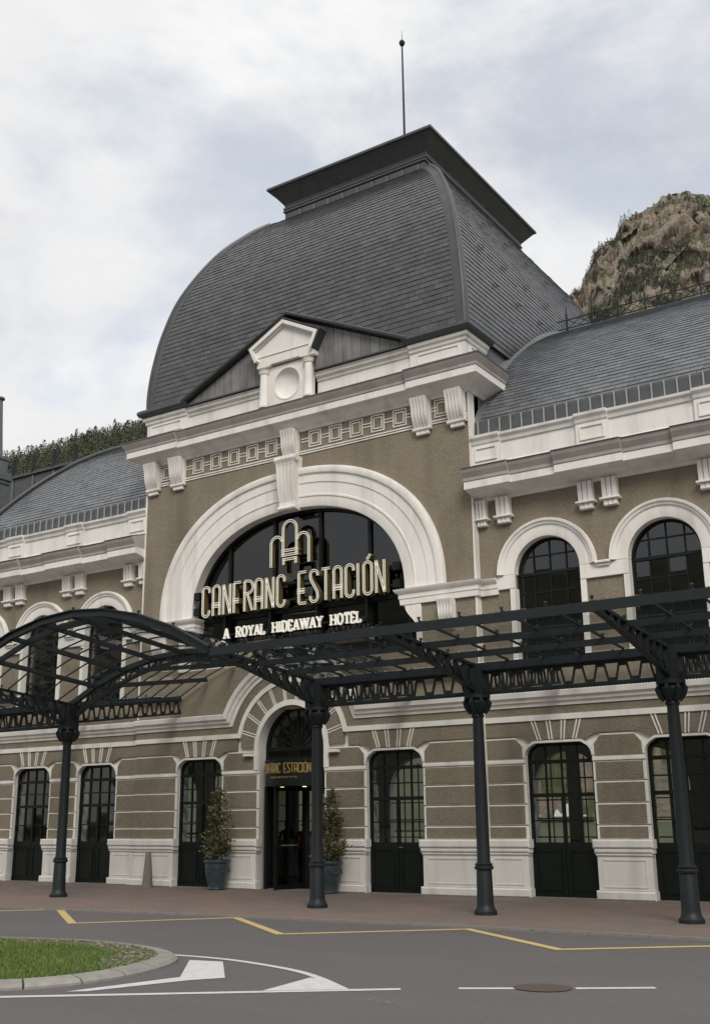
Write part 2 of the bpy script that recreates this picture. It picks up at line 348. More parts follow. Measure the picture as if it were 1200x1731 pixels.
def arc(cx, cz, a, b, t0, t1, n, ex=2.0):
    r = []
    for i in range(n+1):
        t = t0+(t1-t0)*i/n; c, s_ = math.cos(t), math.sin(t)
        r.append((cx+a*math.copysign(abs(c)**(2/ex), c), cz+b*math.copysign(abs(s_)**(2/ex), s_)))
    return r
def interp(tab, x):
    for (x0, y0), (x1, y1) in zip(tab, tab[1:]):
        if x <= x1: return y0+(y1-y0)*max(0, (x-x0))/(x1-x0)
    return tab[-1][1]
def smooth_curve(pts, n=10):
    o = []
    P = [pts[0]]+list(pts)+[pts[-1]]
    for i in range(1, len(P)-2):
        for k in range(n):
            t = k/n; a, b, c, d = P[i-1], P[i], P[i+1], P[i+2]
            o.append(tuple(0.5*((2*b[j])+(-a[j]+c[j])*t+(2*a[j]-5*b[j]+4*c[j]-d[j])*t*t+(-a[j]+3*b[j]-3*c[j]+d[j])*t**3) for j in range(len(b))))
    o.append(tuple(pts[-1])); return o

# ================================================================== THE GROUND
g = G(); g.add([(-3000,-3000,-0.3),(3000,-3000,-0.3),(3000,3000,-0.3),(-3000,3000,-0.3)], [(0,1,2,3)])
struct(g.build('ground', 'earth'))
g = G(); g.add([(-60,-60,-0.03),(60,-60,-0.03),(60,-6.0,-0.03),(-60,-6.0,-0.03)], [(0,1,2,3)])
road = struct(g.build('road', 'asphalt'))
kl = [(-40,-9.4),(-10,-7.5),(-2.45,-6.8),(2.07,-6.44),(5.95,-6.28),(9.2,-6.25),(12,-6.34),(20,-6.5),(40,-6.9)]
g = G(); g.prism_z([(-40,0.6)]+[(x, y+0.14) for x, y in kl]+[(40,0.6)], -0.25, 0.0)
struct(g.build('pavement', 'paving'))
# flush granite edge of the pavement, stone by stone
pts = []
for (x0, y0), (x1, y1) in zip(kl, kl[1:]):
    n = max(1, round(math.hypot(x1-x0, y1-y0)/1.0))
    for i in range(n): pts.append((x0+(x1-x0)*i/n, y0+(y1-y0)*i/n))
pts = [p for p in pts if -14 < p[0] < 22]
kr = empty('kerb', (0, -6.3, 0)); struct(kr)
for a, b in zip(pts, pts[1:]):
    d = Vector((b[0]-a[0], b[1]-a[1])); Lg = d.length; d.normalize(); nn = Vector((-d.y, d.x)); e = 0.006
    a2 = Vector(a)+d*e; b2 = Vector(b)-d*e
    q = [a2, b2, b2+nn*0.135, a2+nn*0.135]
    o = G().prism_z([(p.x, p.y+6.3) for p in q], -0.2, 0.006).build('kerb_stone', 'stone', kr)
def marking(name, poly, m, z=-0.0255):
    return G().add([(p[0], p[1], z) for p in poly], [t for t in tessellate_polygon([[Vector((p[0], p[1], 0)) for p in poly]])]).build(name, m, road)
def stripe(a, b, w):
    a, b = Vector(a), Vector(b); d = (b-a).normalized(); n_ = Vector((-d.y, d.x))*w/2
    return [a-n_, b-n_, b+n_, a+n_]
zz = [(-8.4,-8.9),(-6.0,-7.0),(-3.5,-8.75),(-1.06,-6.50),(1.55,-8.55),(3.45,-6.40),(5.94,-8.36),(8.15,-6.38),(10.51,-8.26),(12.85,-6.40),(15.2,-8.3)]
for i, (a, b) in enumerate(zip(zz, zz[1:])):
    a = Vector(a); b = Vector(b); d = (b-a).normalized()*0.06
    marking('yellow_line', stripe(a-d, b+d, 0.15), 'yellow', -0.0255+0.0015*(i % 2))
marking('white_line', stripe((2.9,-17.85),(10.48,-12.25), 0.12), 'roadwhite')
marking('white_line', stripe((10.98,-11.92),(11.52,-11.62), 0.11), 'roadwhite')
marking('white_line', stripe((12.03,-11.34),(12.72,-10.91), 0.11), 'roadwhite')
marking('white_line', stripe((13.9,-10.2),(15.6,-9.2), 0.11), 'roadwhite')
ac = smooth_curve([(6.28,-11.17),(6.83,-11.16),(7.48,-11.24),(8.44,-11.54),(9.13,-11.90),(9.98,-12.55)], 6)
def ribbon(c, w):
    l_, r_ = [], []
    for i, p in enumerate(c):
        d = (Vector(c[min(i+1, len(c)-1)])-Vector(c[max(i-1, 0)])).normalized(); n_ = Vector((-d.y, d.x))*w/2
        l_.append(Vector(p)+n_); r_.append(Vector(p)-n_)
    return l_+r_[::-1]
marking('white_arc', ribbon(ac, 0.10), 'roadwhite', -0.0240)
marking('chevron', [(6.88,-11.47),(7.37,-11.40),(8.33,-12.50),(8.10,-12.84),(7.70,-13.98),(7.52,-14.10),(7.84,-12.70)], 'roadwhite', -0.0245)
marking('hatched_nose', [(9.17,-12.03),(9.45,-12.12),(9.98,-12.57),(9.30,-13.06)], 'roadwhite', -0.0225)
G().add([(11.72+0.27*math.cos(a)*1.15, -11.48+0.27*math.sin(a)*1.0, -0.0215) for a in [2*PI*i/28 for i in range(28)]], [tuple(range(28))]).build('manhole_cover', 'rust', road)
wg = G(); rr_ = random.Random(8)
for _ in range(46):
    cx_, cy_ = 10.74+rr_.gauss(0, 0.11), -13.02+rr_.gauss(0, 0.05); r_ = rr_.uniform(0.006, 0.022)
    wg.add([(cx_+r_*rr_.uniform(0.5, 1.4)*math.cos(2*PI*i/6), cy_+r_*rr_.uniform(0.4, 1.0)*math.sin(2*PI*i/6), -0.0258) for i in range(6)], [tuple(range(6))])
wg.build('worn_paint_patch', 'wornpaint', road)

# ------------------------------------------------------------------ traffic island
isl = empty('traffic_island', (3, -13.5, 0)); thing(isl, 'grass traffic island with pale kerb stones and a gravel edge', 'traffic island')
ob = Vector((3, -13.5))
outer = smooth_curve([(-6,-14),(-2,-12.3),(1,-11.35),(2.64,-10.98),(4.24,-10.69),(5.42,-10.82),(6.19,-11.11),(6.77,-11.57),(7.12,-12.21),(7.29,-12.93),(7.28,-13.56),(7.07,-14.11),(6.84,-14.40),(6.2,-15.1),(5.2,-16.0),(3,-17.3),(-1,-18.3),(-5,-17.6),(-6.6,-16)], 8)
def offset_in(c, w):
    r = []
    n = len(c)
    for i, p in enumerate(c):
        d = (Vector(c[(i+1) % n])-Vector(c[i-1])).normalized(); r.append((p[0]+d.y*w, p[1]-d.x*w))
    return r
inner = offset_in(outer, 0.25)
acc = 0; st = 0
for i in range(1, len(outer)):
    acc += math.dist(outer[i], outer[i-1])
    if acc > 0.62 or i == len(outer)-1:
        gg = G(); idx = list(range(st, i+1)); k = len(idx); vs = []
        for q in idx:
            t = 0.012 if q in (st, i) else 0
            a = Vector(outer[q]); b = Vector(inner[q])
            nb = Vector(outer[min(q+1, len(outer)-1)])-Vector(outer[max(q-1, 0)]); nb.normalize()
            sh = nb*(t if q == st else -t)
            for pt, z in ((a+sh, -0.06), (a+sh, -0.005), (a*0.82+b*0.18+sh, 0.028), (b+sh, 0.052), (b+sh, -0.06)): vs.append((pt.x-ob.x, pt.y-ob.y, z))
        fs = []
        for q in range(k-1):
            for j in range(4): fs.append((q*5+j, q*5+j+1, (q+1)*5+j+1, (q+1)*5+j))
        fs += [(0,1,2,3,4), tuple((k-1)*5+j for j in (4,3,2,1,0))]
        gg.add(vs, fs).build('kerb_stone', 'kerb', isl); st = i; acc = 0
inn = [(p[0]-ob.x, p[1]-ob.y) for p in inner]
G().prism_z(inn, -0.08, 0.035).build('soil_bed', 'soilgrass', isl)
def inside(p, poly):
    c = False; n = len(poly); j = n-1
    for i in range(n):
        if (poly[i][1] > p[1]) != (poly[j][1] > p[1]) and p[0] < (poly[j][0]-poly[i][0])*(p[1]-poly[i][1])/(poly[j][1]-poly[i][1])+poly[i][0]: c = not c
        j = i
    return c
grassp = [(p[0]-ob.x, p[1]-ob.y) for p in offset_in(outer, 0.36)]
gravp = inn
def edge_dist(p):     # distance to the far (building-side) edge, which carries a gravel strip
    return min(math.dist(p, q) for q in inn[8:62])
gr = G(); gv = G(); rnd = random.Random(3)
far = [q for q in inn if q[1] > -0.2+0.0*q[0] or q[0] > 3.0]
farpts = [q for q in inn if (q[1] > 1.2)]
for _ in range(200000):
    p = (rnd.uniform(-6, 4.3), rnd.uniform(-4.5, 2.9))
    if p[0] < -1 and rnd.random() < 0.7: continue
    if not inside(p, grassp): continue
    dfar = min(math.dist(p, q) for q in farpts)
    wv = 0.50+0.22*mn.noise(Vector((p[0]*1.6, p[1]*1.6, 3)))
    if dfar < wv: continue
    if mn.noise(Vector((p[0]*2.3, p[1]*2.3, 9))) < -0.42 and rnd.random() < 0.6: continue
    h = rnd.uniform(0.025, 0.065); a = rnd.uniform(0, 2*PI); w = rnd.uniform(0.004, 0.008); lean = rnd.uniform(0, 0.05); la = rnd.uniform(0, 2*PI)
    dx, dy = math.cos(a)*w, math.sin(a)*w
    gr.add([(p[0]-dx, p[1]-dy, 0.03), (p[0]+dx, p[1]+dy, 0.03), (p[0]+lean*math.cos(la), p[1]+lean*math.sin(la), 0.03+h)], [(0, 1, 2)])
for _ in range(9000):
    p = (rnd.uniform(-5, 4.3), rnd.uniform(-1.5, 2.9))
    if not inside(p, gravp): continue
    dfar = min(math.dist(p, q) for q in farpts)
    if dfar > 0.9 or (dfar > 0.62 and rnd.random() < 0.7): continue
    r = rnd.uniform(0.012, 0.034); vs = []
    for s_ in ((1,0,0),(-1,0,0),(0,1,0),(0,-1,0),(0,0,1),(0,0,-1)):
        k = r*rnd.uniform(0.6, 1.2); vs.append((p[0]+s_[0]*k, p[1]+s_[1]*k, 0.042+s_[2]*k*0.7))
    gv.add(vs, [(0,2,4),(2,1,4),(1,3,4),(3,0,4),(2,0,5),(1,2,5),(3,1,5),(0,3,5)])
me = bpy.data.meshes.new('grass'); me.from_pydata(gr.v, [], gr.f); o = link('grass', me, 'grass', isl); o['kind'] = 'stuff'
gv.build('gravel', 'gravel', isl, stuff=True)

# ================================================================== STATION BUILDING
B = empty('station_building', (0, 0, 0)); thing(B, 'brown and white station building with slate dome roof, now a hotel', 'building')
YC, YW, XE = -0.12, 0.08, 5.38        # face of centre block, face of wings, half width of the centre block
XL, XR = -17.6, 17.6
ZG = 4.05                              # top of ground storey
WIN = [3.03, 7.10, 9.83, 12.56, 15.29]
HW = 0.78                              # half width of ground floor openings
def yface(x): return YC if abs(x) < XE else YW

def low_opening(cx, hw=HW, z0=0.0, zt=3.25, r=0.28, grow=0.0):
    hw += grow; zt += grow; r += grow*0.6
    p = [(cx-hw, z0), (cx+hw, z0)]
    p += arc(cx+hw-r, zt-r-0.04, r, r, 0, PI/2, 7)
    p += arc(cx-hw+r, zt-r-0.04, r, r, PI/2, PI, 7)
    # slight camber
    return [(x, z+0.04*(1-((x-cx)/hw)**2) if z > zt-0.06 else z) for x, z in p]
def arch_opening(cx, hw, z0, zs, rise, n=24, ex=2.0):
    return [(cx-hw, z0), (cx+hw, z0)]+arc(cx, zs, hw, rise, 0, PI, n, ex)
DOOR_HW, DOOR_ZS, DOOR_R = 1.02, 3.42, 1.05
# --- ground storey backing wall (white plaster in the joints)
lows = [low_opening(s_*w) for w in WIN for s_ in (-1, 1)]
def wall_piece(name, x0, x1, z0, z1, y, holes, m, depth=0.42):
    return G().sheet([(x0, z0), (x1, z0), (x1, z1), (x0, z1)], holes, y, y+depth).build(name, m, B)
def hs(x0, x1, L_): return [h for h in L_ if x0 < sum(p[0] for p in h)/len(h) < x1]
door_open = arch_opening(0, DOOR_HW, 0.001, DOOR_ZS, DOOR_R)
Z0 = 0.001
lows = [[(x, max(z, Z0+0.0005)) for x, z in h] for h in lows]
wall_piece('ground_wall', -XE, XE, -0.05, ZG+1.6, YC+0.03, hs(-XE, XE, lows)+[[(x, max(z, 0.002)) for x, z in door_open]], 'white', 0.40)
wall_piece('ground_wall', XL, -XE, -0.05, ZG+0.35, YW+0.03, hs(XL, -XE, lows), 'white', 0.40)
wall_piece('ground_wall', XE, XR, -0.05, ZG+0.35, YW+0.03, hs(XE, XR, lows), 'white', 0.40)

# --- rusticated blocks with roughcast panels
piers = []
edges = sorted([s_*w for w in WIN for s_ in (-1, 1)]+[0])
for a, b in zip(edges, edges[1:]):
    ha = DOOR_HW if a == 0 else HW; hb = DOOR_HW if b == 0 else HW
    piers.append((a+ha, b-hb))
rows = [(1.20, 1.475), (1.495, 1.925), (1.945, 2.375), (2.395, 2.80)]
def block_row(x0, x1, z0, z1, y):
    ja = 0.015 if x0 in (-XE, XE) else 0.065; jc = 0.015 if x1 in (-XE, XE) else 0.065
    bl = G().bevbox(x0, x1, y-0.03, y+0.035, z0, z1, 0.012).build('rustic_block', 'white', B)
    jb = 0.065
    if x1-x0 > 2*jb+0.1:
        G().bevbox(x0+ja, x1-jc, y-0.045, y-0.028, z0+0.022, z1-0.022, 0.006).build('roughcast_panel', 'stucco', bl)
def split(x0, x1):
    """pier range split at the corner of the centre block"""
    for c in (-XE, XE):
        if x0 < c < x1: return [(x0, c, yface((x0+c)/2)), (c, x1, yface((c+x1)/2))]
    return [(x0, x1, yface((x0+x1)/2))]
for px0, px1 in piers:
    for x0, x1, y in split(px0, px1):
        for z0, z1 in rows: block_row(x0, x1, z0, z1, y)
        # thicker band
        G().bevbox(x0, x1, y-0.055, y+0.03, 2.805, 2.885, 0.012).build('band', 'white', B)
        # shoulder block under the head of the windows
        l0 = 0.0 if x0 in (-XE, XE) else 1; l1 = 0.0 if x1 in (-XE, XE) else 1
        dl = 0 if abs(x0-DOOR_HW) < 1e-6 else l0; dr_ = 0 if abs(x1+DOOR_HW) < 1e-6 else l1
        zb, zt = 2.89, 3.37
        poly = [(x0, zb), (x1, zb)]
        poly += [(x1, zb+0.12), (x1-0.05, zt-0.15), (x1-0.22, zt)] if dr_ else [(x1, zt)]
        poly += [(x0+0.22, zt), (x0+0.05, zt-0.15), (x0, zb+0.12)] if dl else [(x0, zt)]
        bl = G().prism(poly, y-0.03, y+0.035).build('rustic_block', 'white', B)
        if x1-x0 > 0.5:
            lo = x0+(0.065 if l0 else 0.015); hi = x1-(0.065 if l1 else 0.015); t_ = zt-0.03
            ip = [(lo, zb+0.025), (hi, zb+0.025)]+([(hi, zt-0.20), (hi-0.14, t_)] if dr_ else [(hi, t_)])+([(lo+0.14, t_), (lo, zt-0.20)] if dl else [(lo, t_)])
            G().prism(ip, y-0.043, y-0.028).build('roughcast_panel', 'stucco', bl)
        # white dado
        d = G()
        e0 = 0.0 if not l0 else 1; e1 = 0.0 if not l1 else 1
        fx0, fx1 = x0, x1
        pl = empty('plinth', ((x0+x1)/2, y, 0)); pl.parent = B
        def bx(nm, ov, yy, z0, z1, b=0.012):
            G().bevbox(fx0-ov*e0-(x0+x1)/2, fx1+ov*e1-(x0+x1)/2, yy-y, 0.04, z0, z1, b).build(nm, 'white', pl)
        bx('base_course', 0.045, y-0.20, 0.0, 0.185, 0.03)
        bx('dado', 0.0, y-0.13, 0.186, 0.865)
        bx('cap_moulding', 0.02, y-0.16, 0.866, 0.92, 0.02)
        bx('cap_moulding', 0.045, y-0.185, 0.921, 1.02, 0.03)
        bx('cap', 0.065, y-0.21, 1.021, 1.198, 0.03)
        if x1-x0 > 0.7:
            fr = G(); a0, a1, c0, c1, t = x0+0.12-(x0+x1)/2, x1-0.12-(x0+x1)/2, 0.25, 0.80, 0.02
            fr.sweep([(a0, c0), (a1, c0), (a1, c1), (a0, c1)], [(0, -0.128), (0, -0.145), (t, -0.145), (t, -0.128)], closed=True)
            fr.build('panel_moulding', 'white', pl)
# --- frieze above the ground floor windows: roughcast strip, keystone rays, string courses
cpts = lambda r, a0, a1, n=26: arc(0, DOOR_ZS, r, r, a0, a1, n)
RA, RB = 1.70, 2.17
aA = math.asin((3.79-DOOR_ZS)/RA); aB = math.asin((4.2-DOOR_ZS)/RB)
for sx in (-1, 1):
    x_in = math.sqrt(1.72**2-(3.56-DOOR_ZS)**2)
    for (a, b) in ((x_in+0.03, XE), (XE, XR)):
        y = yface((a+b)/2); a_, b_ = (a, b) if sx > 0 else (-b, -a)
        # strip with the heads of the openings cut away below
        bot = []
        if a < XE-1: ws = [3.03]
        else: ws = [7.10, 9.83, 12.56, 15.29]
        pr_ = []
        for w in (ws if sx > 0 else [-q for q in reversed(ws)]):
            pr_ += [(w-HW-0.10, 3.40), (w-HW+0.16, 3.27), (w-0.3, 3.315), (w+0.3, 3.315), (w+HW-0.16, 3.27), (w+HW+0.10, 3.40)]
        G().prism([(a_, 3.40)]+pr_+[(b_, 3.40), (b_, 3.72), (a_, 3.72)], y-0.04, y+0.032).build('frieze_panel', 'stucco', B)
        for w in ws:
            w *= sx
            for k in (-1.5, -0.5, 0.5, 1.5):
                for dd in (-0.035, 0.035):
                    G().bar((w+k*0.275+dd, y-0.045, 3.30), (w+k*0.36+dd*1.15, y-0.045, 3.715), 0.028, 0.03, (0, 1, 0)).build('keystone_fillet', 'white', B)
            hd = low_opening(w, grow=0.0); hd = hd[2:]
            G().sweep(hd, [(0.0, y+0.02), (0.0, y-0.055), (-0.05, y-0.055), (-0.05, y+0.02)]).build('head_moulding', 'white', B)
    # fillet lines, the lower one running into the arch over the door
    for (a, b) in ((XE-0.0, XR),):
        y = YW; a_, b_ = (a, b) if sx > 0 else (-b, -a)
        G().box(a_, b_, y-0.075, y+0.03, 3.722, 3.845).build('string_fillet', 'white', B)
        G().box(a_, b_, y-0.03, y+0.031, 3.846, 4.03).build('roughcast_strip', 'stucco', B)
        prof = [(y+0.03, 4.031), (y-0.06, 4.031), (y-0.075, 4.11), (y-0.12, 4.13), (y-0.135, 4.20), (y-0.19, 4.23), (y-0.21, 4.34), (y-0.12, 4.37), (y+0.03, 4.38)]
        G().prism_x(prof, a_, b_).build('string_course', 'white', B)
y = YC
# centre: lines that arch over the door
pa = [(XE, 3.785), (math.cos(aA)*RA, 3.785)]+cpts(RA, aA, PI-aA)[1:-1]+[(-math.cos(aA)*RA, 3.785), (-XE, 3.785)]
G().sweep(pa, [(-0.06, y+0.03), (-0.06, y-0.075), (0.06, y-0.075), (0.06, y+0.03)]).build('string_fillet', 'white', B)
pb = [(XE, 4.2), (math.cos(aB)*RB, 4.2)]+cpts(RB, aB, PI-aB)[1:-1]+[(-math.cos(aB)*RB, 4.2), (-XE, 4.2)]
pf = [(-0.17, 0.03), (-0.17, -0.06), (-0.09, -0.075), (-0.07, -0.12), (0, -0.135), (0.03, -0.19), (0.14, -0.21), (0.17, -0.12), (0.18, 0.03)]
G().sweep(pb, [(-n_, y+q) for n_, q in pf]).build('string_course', 'white', B)
# roughcast between the two lines
lo = [(XE, 3.846), (math.sqrt((RA+0.061)**2-(3.846-DOOR_ZS)**2), 3.846)]+cpts(RA+0.061, math.asin((3.846-DOOR_ZS)/(RA+0.061)), PI-math.asin((3.846-DOOR_ZS)/(RA+0.061)))[1:-1]
lo += [(-math.sqrt((RA+0.061)**2-(3.846-DOOR_ZS)**2), 3.846), (-XE, 3.846)]
rb = RB-0.171; ab = math.asin((4.029-DOOR_ZS)/rb)
hi = [(-XE, 4.029), (-math.cos(ab)*rb, 4.029)]+cpts(rb, PI-ab, ab)[1:-1]+[(math.cos(ab)*rb, 4.029), (XE, 4.029)]
G().prism(lo+hi, y-0.03, y+0.031).build('roughcast_strip', 'stucco', B)
# door arch: white inner ring, voussoirs of roughcast with white joints
r0, r1_ = DOOR_HW+0.15, 1.62
ring = arc(0, DOOR_ZS, DOOR_HW, DOOR_R, 0, PI, 30)
G().sweep([(DOOR_HW, 2.89)]+ring+[(-DOOR_HW, 2.89)], [(-0.15, y+0.03), (-0.15, y-0.06), (-0.01, y-0.075), (0.0, y+0.1)]).build('door_archivolt', 'white', B)
nv = 11
for k in range(nv):
    a0 = PI*k/nv+0.028; a1 = PI*(k+1)/nv-0.028
    pp = [(math.cos(a)*rr, DOOR_ZS+math.sin(a)*rr) for rr, aa in ((r0, (a0, a1)), (r1_, (a1, a0))) for a in (aa[0], (aa[0]+aa[1])/2, aa[1])]
    G().prism(pp, y-0.045, y+0.031).build('voussoir', 'stucco', B)
    if k:
        am = PI*k/nv
        for dd in (-0.033, 0.033):
            ox, oz = -math.sin(am)*dd, math.cos(am)*dd
            G().bar((math.cos(am)*r0+ox, y-0.03, DOOR_ZS+math.sin(am)*r0+oz), (math.cos(am)*1.64+ox, y-0.03, DOOR_ZS+math.sin(am)*1.64+oz), 0.026, 0.05, (0, 1, 0)).build('voussoir_joint', 'white', B)
# small white emergency lamps beside the door
for x in (-1.32, 1.36):
    G().bevbox(x-0.14, x+0.14, y-0.16, y-0.03, 3.24, 3.31, 0.01).build('wall_lamp', 'white', B)

# ------------------------------------------------------------------ upper walls
ZW = 9.0            # top of wing wall under the cornice cove
ZCT = 11.82         # top of the centre wall
BIG_A, BIG_ZS, BIG_H, BIG_EX = 3.45, 7.05, 2.62, 2.25
upw = [arch_opening(s_*w, 0.825, 4.98, 7.10, 0.825, 24) for w in WIN[1:] for s_ in (-1, 1)]
big = [(-BIG_A-0.32, 5.62), (BIG_A+0.32, 5.62), (BIG_A+0.32, 6.66)]+arc(0, BIG_ZS, BIG_A+0.04, BIG_H+0.04, 0, PI, 44, BIG_EX)+[(-BIG_A-0.32, 6.66)]
wall_piece('centre_wall', -XE, XE, ZG+0.34, ZCT, YC, [big], 'stucco', 0.5)
wall_piece('wing_wall', XL, -XE, ZG+0.33, ZW+0.1, YW, hs(XL, -XE, upw), 'stucco', 0.42)
wall_piece('wing_wall', XE, XR, ZG+0.33, ZW+0.1, YW, hs(XE, XR, upw), 'stucco', 0.42)
for sx in (-1, 1):      # flanks of the centre block above the wings, white corner beads
    G().box(min(sx*XE, sx*(XE-0.3)), max(sx*XE, sx*(XE-0.3)), YC+0.001, 1.2, 9.0, 13.0).build('flank_wall', 'stucco', B)
    x = sx*(XE-0.005)
    G().box(x-0.022, x+0.022, YC-0.025, YC+0.25, 4.4, 11.8).build('corner_bead', 'white', B)

# archivolt of the big arch, stepped
def ell(t, th): 
    a = BIG_A+t*1.14; b = BIG_H+t*1.08; ex = BIG_EX
    c, s_ = math.cos(th), math.sin(th)
    return (a*math.copysign(abs(c)**(2/ex), c), BIG_ZS+b*abs(s_)**(2/ex))
steps = [(0.0, 0.35), (0.0, -0.06), (0.03, -0.08), (0.24, -0.085), (0.255, -0.115), (0.295, -0.12), (0.31, -0.10), (0.58, -0.105), (0.60, -0.135), (0.80, -0.14), (0.83, -0.20), (0.92, -0.235), (0.985, -0.20), (1.0, -0.16), (1.0, 0.03)]
g = G(); n = 64; m_ = len(steps)
for i in range(n+1):
    th = PI*i/n
    for t, yy in steps:
        x, z = ell(t, th); g.v.append((x, YC+(yy if yy > 0 else yy*0.75), z))
for i in range(n):
    for j in range(m_-1): g.f.append((i*m_+j, i*m_+j+1, (i+1)*m_+j+1, (i+1)*m_+j))
g.build('big_archivolt', 'white', B, smooth=True)
# jamb linings below the impost and the impost entablature that runs on to the wing windows
for sx in (-1, 1):
    a, b = sorted((sx*(BIG_A+0.30), sx*(BIG_A+0.44)))
    G().bevbox(a, b, YC-0.06, YC+0.34, 5.6, 6.66, 0.01).build('jamb', 'white', B)
    pts = [(sx*(BIG_A-0.02), 6.668)]+[(sx*(BIG_A+0.30*(0.5-0.5*math.cos(PI*i/10))), 6.62-0.52*i/10) for i in range(11)]+[(sx*(BIG_A+0.31), 6.10), (sx*(BIG_A+0.31), 6.668)]
    G().prism(pts, YC-0.05, YC+0.34).build('corbel', 'white', B)
    ipf = [(-0.0, 6.67), (0.07, 6.67), (0.08, 6.80), (0.10, 6.82), (0.10, 6.93), (0.14, 6.95), (0.18, 7.0), (0.20, 7.045), (0.0, 7.05)]
    e_in, e_out = BIG_A-0.06, XE
    path = [(-e_out, YC), (-e_in, YC), (-e_in, YC+0.45)] if sx < 0 else [(e_in, YC+0.45), (e_in, YC), (e_out, YC)]
    if sx > 0: path = [(e_in, YC+0.45), (e_in, YC), (e_out+0.0, YC), (e_out+0.0, YW), (5.87, YW)]
    else: path = [(-5.87, YW), (-e_out, YW), (-e_out, YC), (-e_in, YC), (-e_in, YC+0.45)]
    G().plan(path, ipf).build('impost', 'white', B)
    # console under the impost
    cx = sx*4.62
    def console(name, cx, ztop, zbot, w, p_top, p_bot, y, flutes=4, foot=0.09):
        c = empty(name, (cx, y, zbot)); c.parent = B
        hh = ztop-zbot; n_ = 10
        for k in range(flutes):
            fw_ = w/flutes; gg = G(); pr2 = []
            for i in range(n_+1):
                t = i/n_; pr2.append((-(p_bot+(p_top-p_bot)*(0.5-0.5*math.cos(PI*(t**0.8)))+0.035*math.sin(2*PI*t)), foot+(hh-foot)*t))
            prof = [(0.03, foot)]+pr2+[(0.03, hh)]
            x0 = -w/2+k*fw_
            gg.prism_x(prof, x0+0.10*fw_, x0+0.90*fw_)
            gg.build('flute', 'white', c)
        G().bevbox(-w/2, w/2, -p_bot*0.9, 0.03, foot*0.9, hh, 0.005).build('console_body', 'white', c)
        G().tube([(-w/2-0.035, -p_bot*0.75, foot), (w/2+0.035, -p_bot*0.75, foot)], 0.05, 10).build('scroll', 'white', c)
        n3 = 3
        for k in range(n3):
            x0 = -w*0.42+k*w*0.84/n3
            G().bevbox(x0+0.004, x0+w*0.84/n3-0.004, -p_bot*0.8, 0.03, -foot*0.6, foot*0.55, 0.01).build('drop', 'white', c)
        return c
    console('console', cx, 6.66, 6.02, 0.40, 0.26, 0.10, YC, 5)
# wing window archivolts, joined by the impost
for sx in (-1, 1):
    for i, w in enumerate(WIN[1:]):
        c = sx*w; y = YW
        path = arc(c, 7.10, 0.80, 0.80, 0, PI, 30)
        g = G()
        ws = [(0.0, 0.36), (0.0, -0.05), (0.02, -0.06), (0.26, -0.065), (0.275, -0.10), (0.33, -0.115), (0.345, -0.145), (0.40, -0.155), (0.41, -0.13), (0.41, 0.02)]
        m_ = len(ws)
        for k in range(33):
            th = PI*k/32
            for t, yy in ws: g.v.append((c+(0.80+t)*math.cos(th), y+yy, 7.10+(0.80+t)*math.sin(th)))
        for k in range(32):
            for j in range(m_-1): g.f.append((k*m_+j, k*m_+j+1, (k+1)*m_+j+1, (k+1)*m_+j))
        g.build('window_archivolt', 'white', B, smooth=True)
        for s2 in (-1, 1):    # jambs
            a, b = sorted((c+s2*0.80, c+s2*0.93))
            G().box(a, b, y-0.05, y+0.36, 4.99, 6.765).build('jamb', 'white', B)
    xs = [5.87, 6.30]
    blocks = [(5.87, 6.298)]+[(WIN[k]+0.802, WIN[k+1]-0.802) for k in range(1, 4)]
    for a, b in blocks:
        a_, b_ = sorted((sx*a, sx*b))
        G().bevbox(a_, b_, YW-0.062, YW+0.36 if a > 6 else YW+0.03, 6.77, 7.095, 0.006).build('impost_block', 'white', B)
        if a > 6:
            G().bevbox(a_+0.415, b_-0.415, YW-0.11, YW+0.02, 7.0, 7.06, 0.01).build('impost_moulding', 'white', B)
            G().bevbox(a_+0.385, b_-0.385, YW-0.155, YW+0.02, 7.061, 7.125, 0.015).build('impost_moulding', 'white', B)

# frieze of the centre block: squares joined by bars, double line, consoles
y = YC
sq = G().sweep([(-0.20, -0.23), (0.20, -0.23), (0.20, 0.23), (-0.20, 0.23)], [(0.0, 0.01), (0.0, -0.022), (0.026, -0.022), (0.026, 0.01)], closed=True)
sq.sweep([(-0.13, -0.155), (0.13, -0.155), (0.13, 0.155), (-0.13, 0.155)], [(0.0, 0.01), (0.0, -0.022), (0.024, -0.022), (0.024, 0.01)], closed=True)
sqm = sq.mesh('key_square'); sqm.materials.append(M['white'])
lk = G().box(-0.13, 0.13, -0.018, 0.01, 0.03, 0.055).box(-0.13, 0.13, -0.018, 0.01, -0.055, -0.03).mesh('key_link'); lk.materials.append(M['white'])
zf = 11.545
sqx = [0.74+0.665*k for k in range(5)]
for sx in (-1, 1):
    for k, x in enumerate(sqx):
        o = link('key_square', sqm, None, B); o.location = (sx*x, y, zf)
        o = link('key_link', lk, None, B); o.location = (sx*(x+0.333), y, zf)
    o = link('key_link', lk, None, B); o.location = (sx*0.41, y, zf); o.scale = (1.0, 1, 1)
    o = link('key_square', sqm, None, B); o.location = (sx*4.62, y, zf)
    o = link('key_link', lk, None, B); o.location = (sx*4.94, y, zf)
    o = link('key_link', lk, None, B); o.location = (sx*4.36, y, zf)
    for x in (4.10, 5.08): console('console', sx*x, 11.86, 10.98, 0.46, 0.34, 0.12, YC, 5)
    for zz_ in (11.17, 11.235):
        G().box(min(sx*0.26, sx*(XE-0.04)), max(sx*0.26, sx*(XE-0.04)), y-0.025, y+0.01, zz_-0.016, zz_+0.016).build('frieze_line', 'white', B)
console('console', 0, 11.86, 11.10, 0.46, 0.34, 0.16, YC, 5, 0.06)
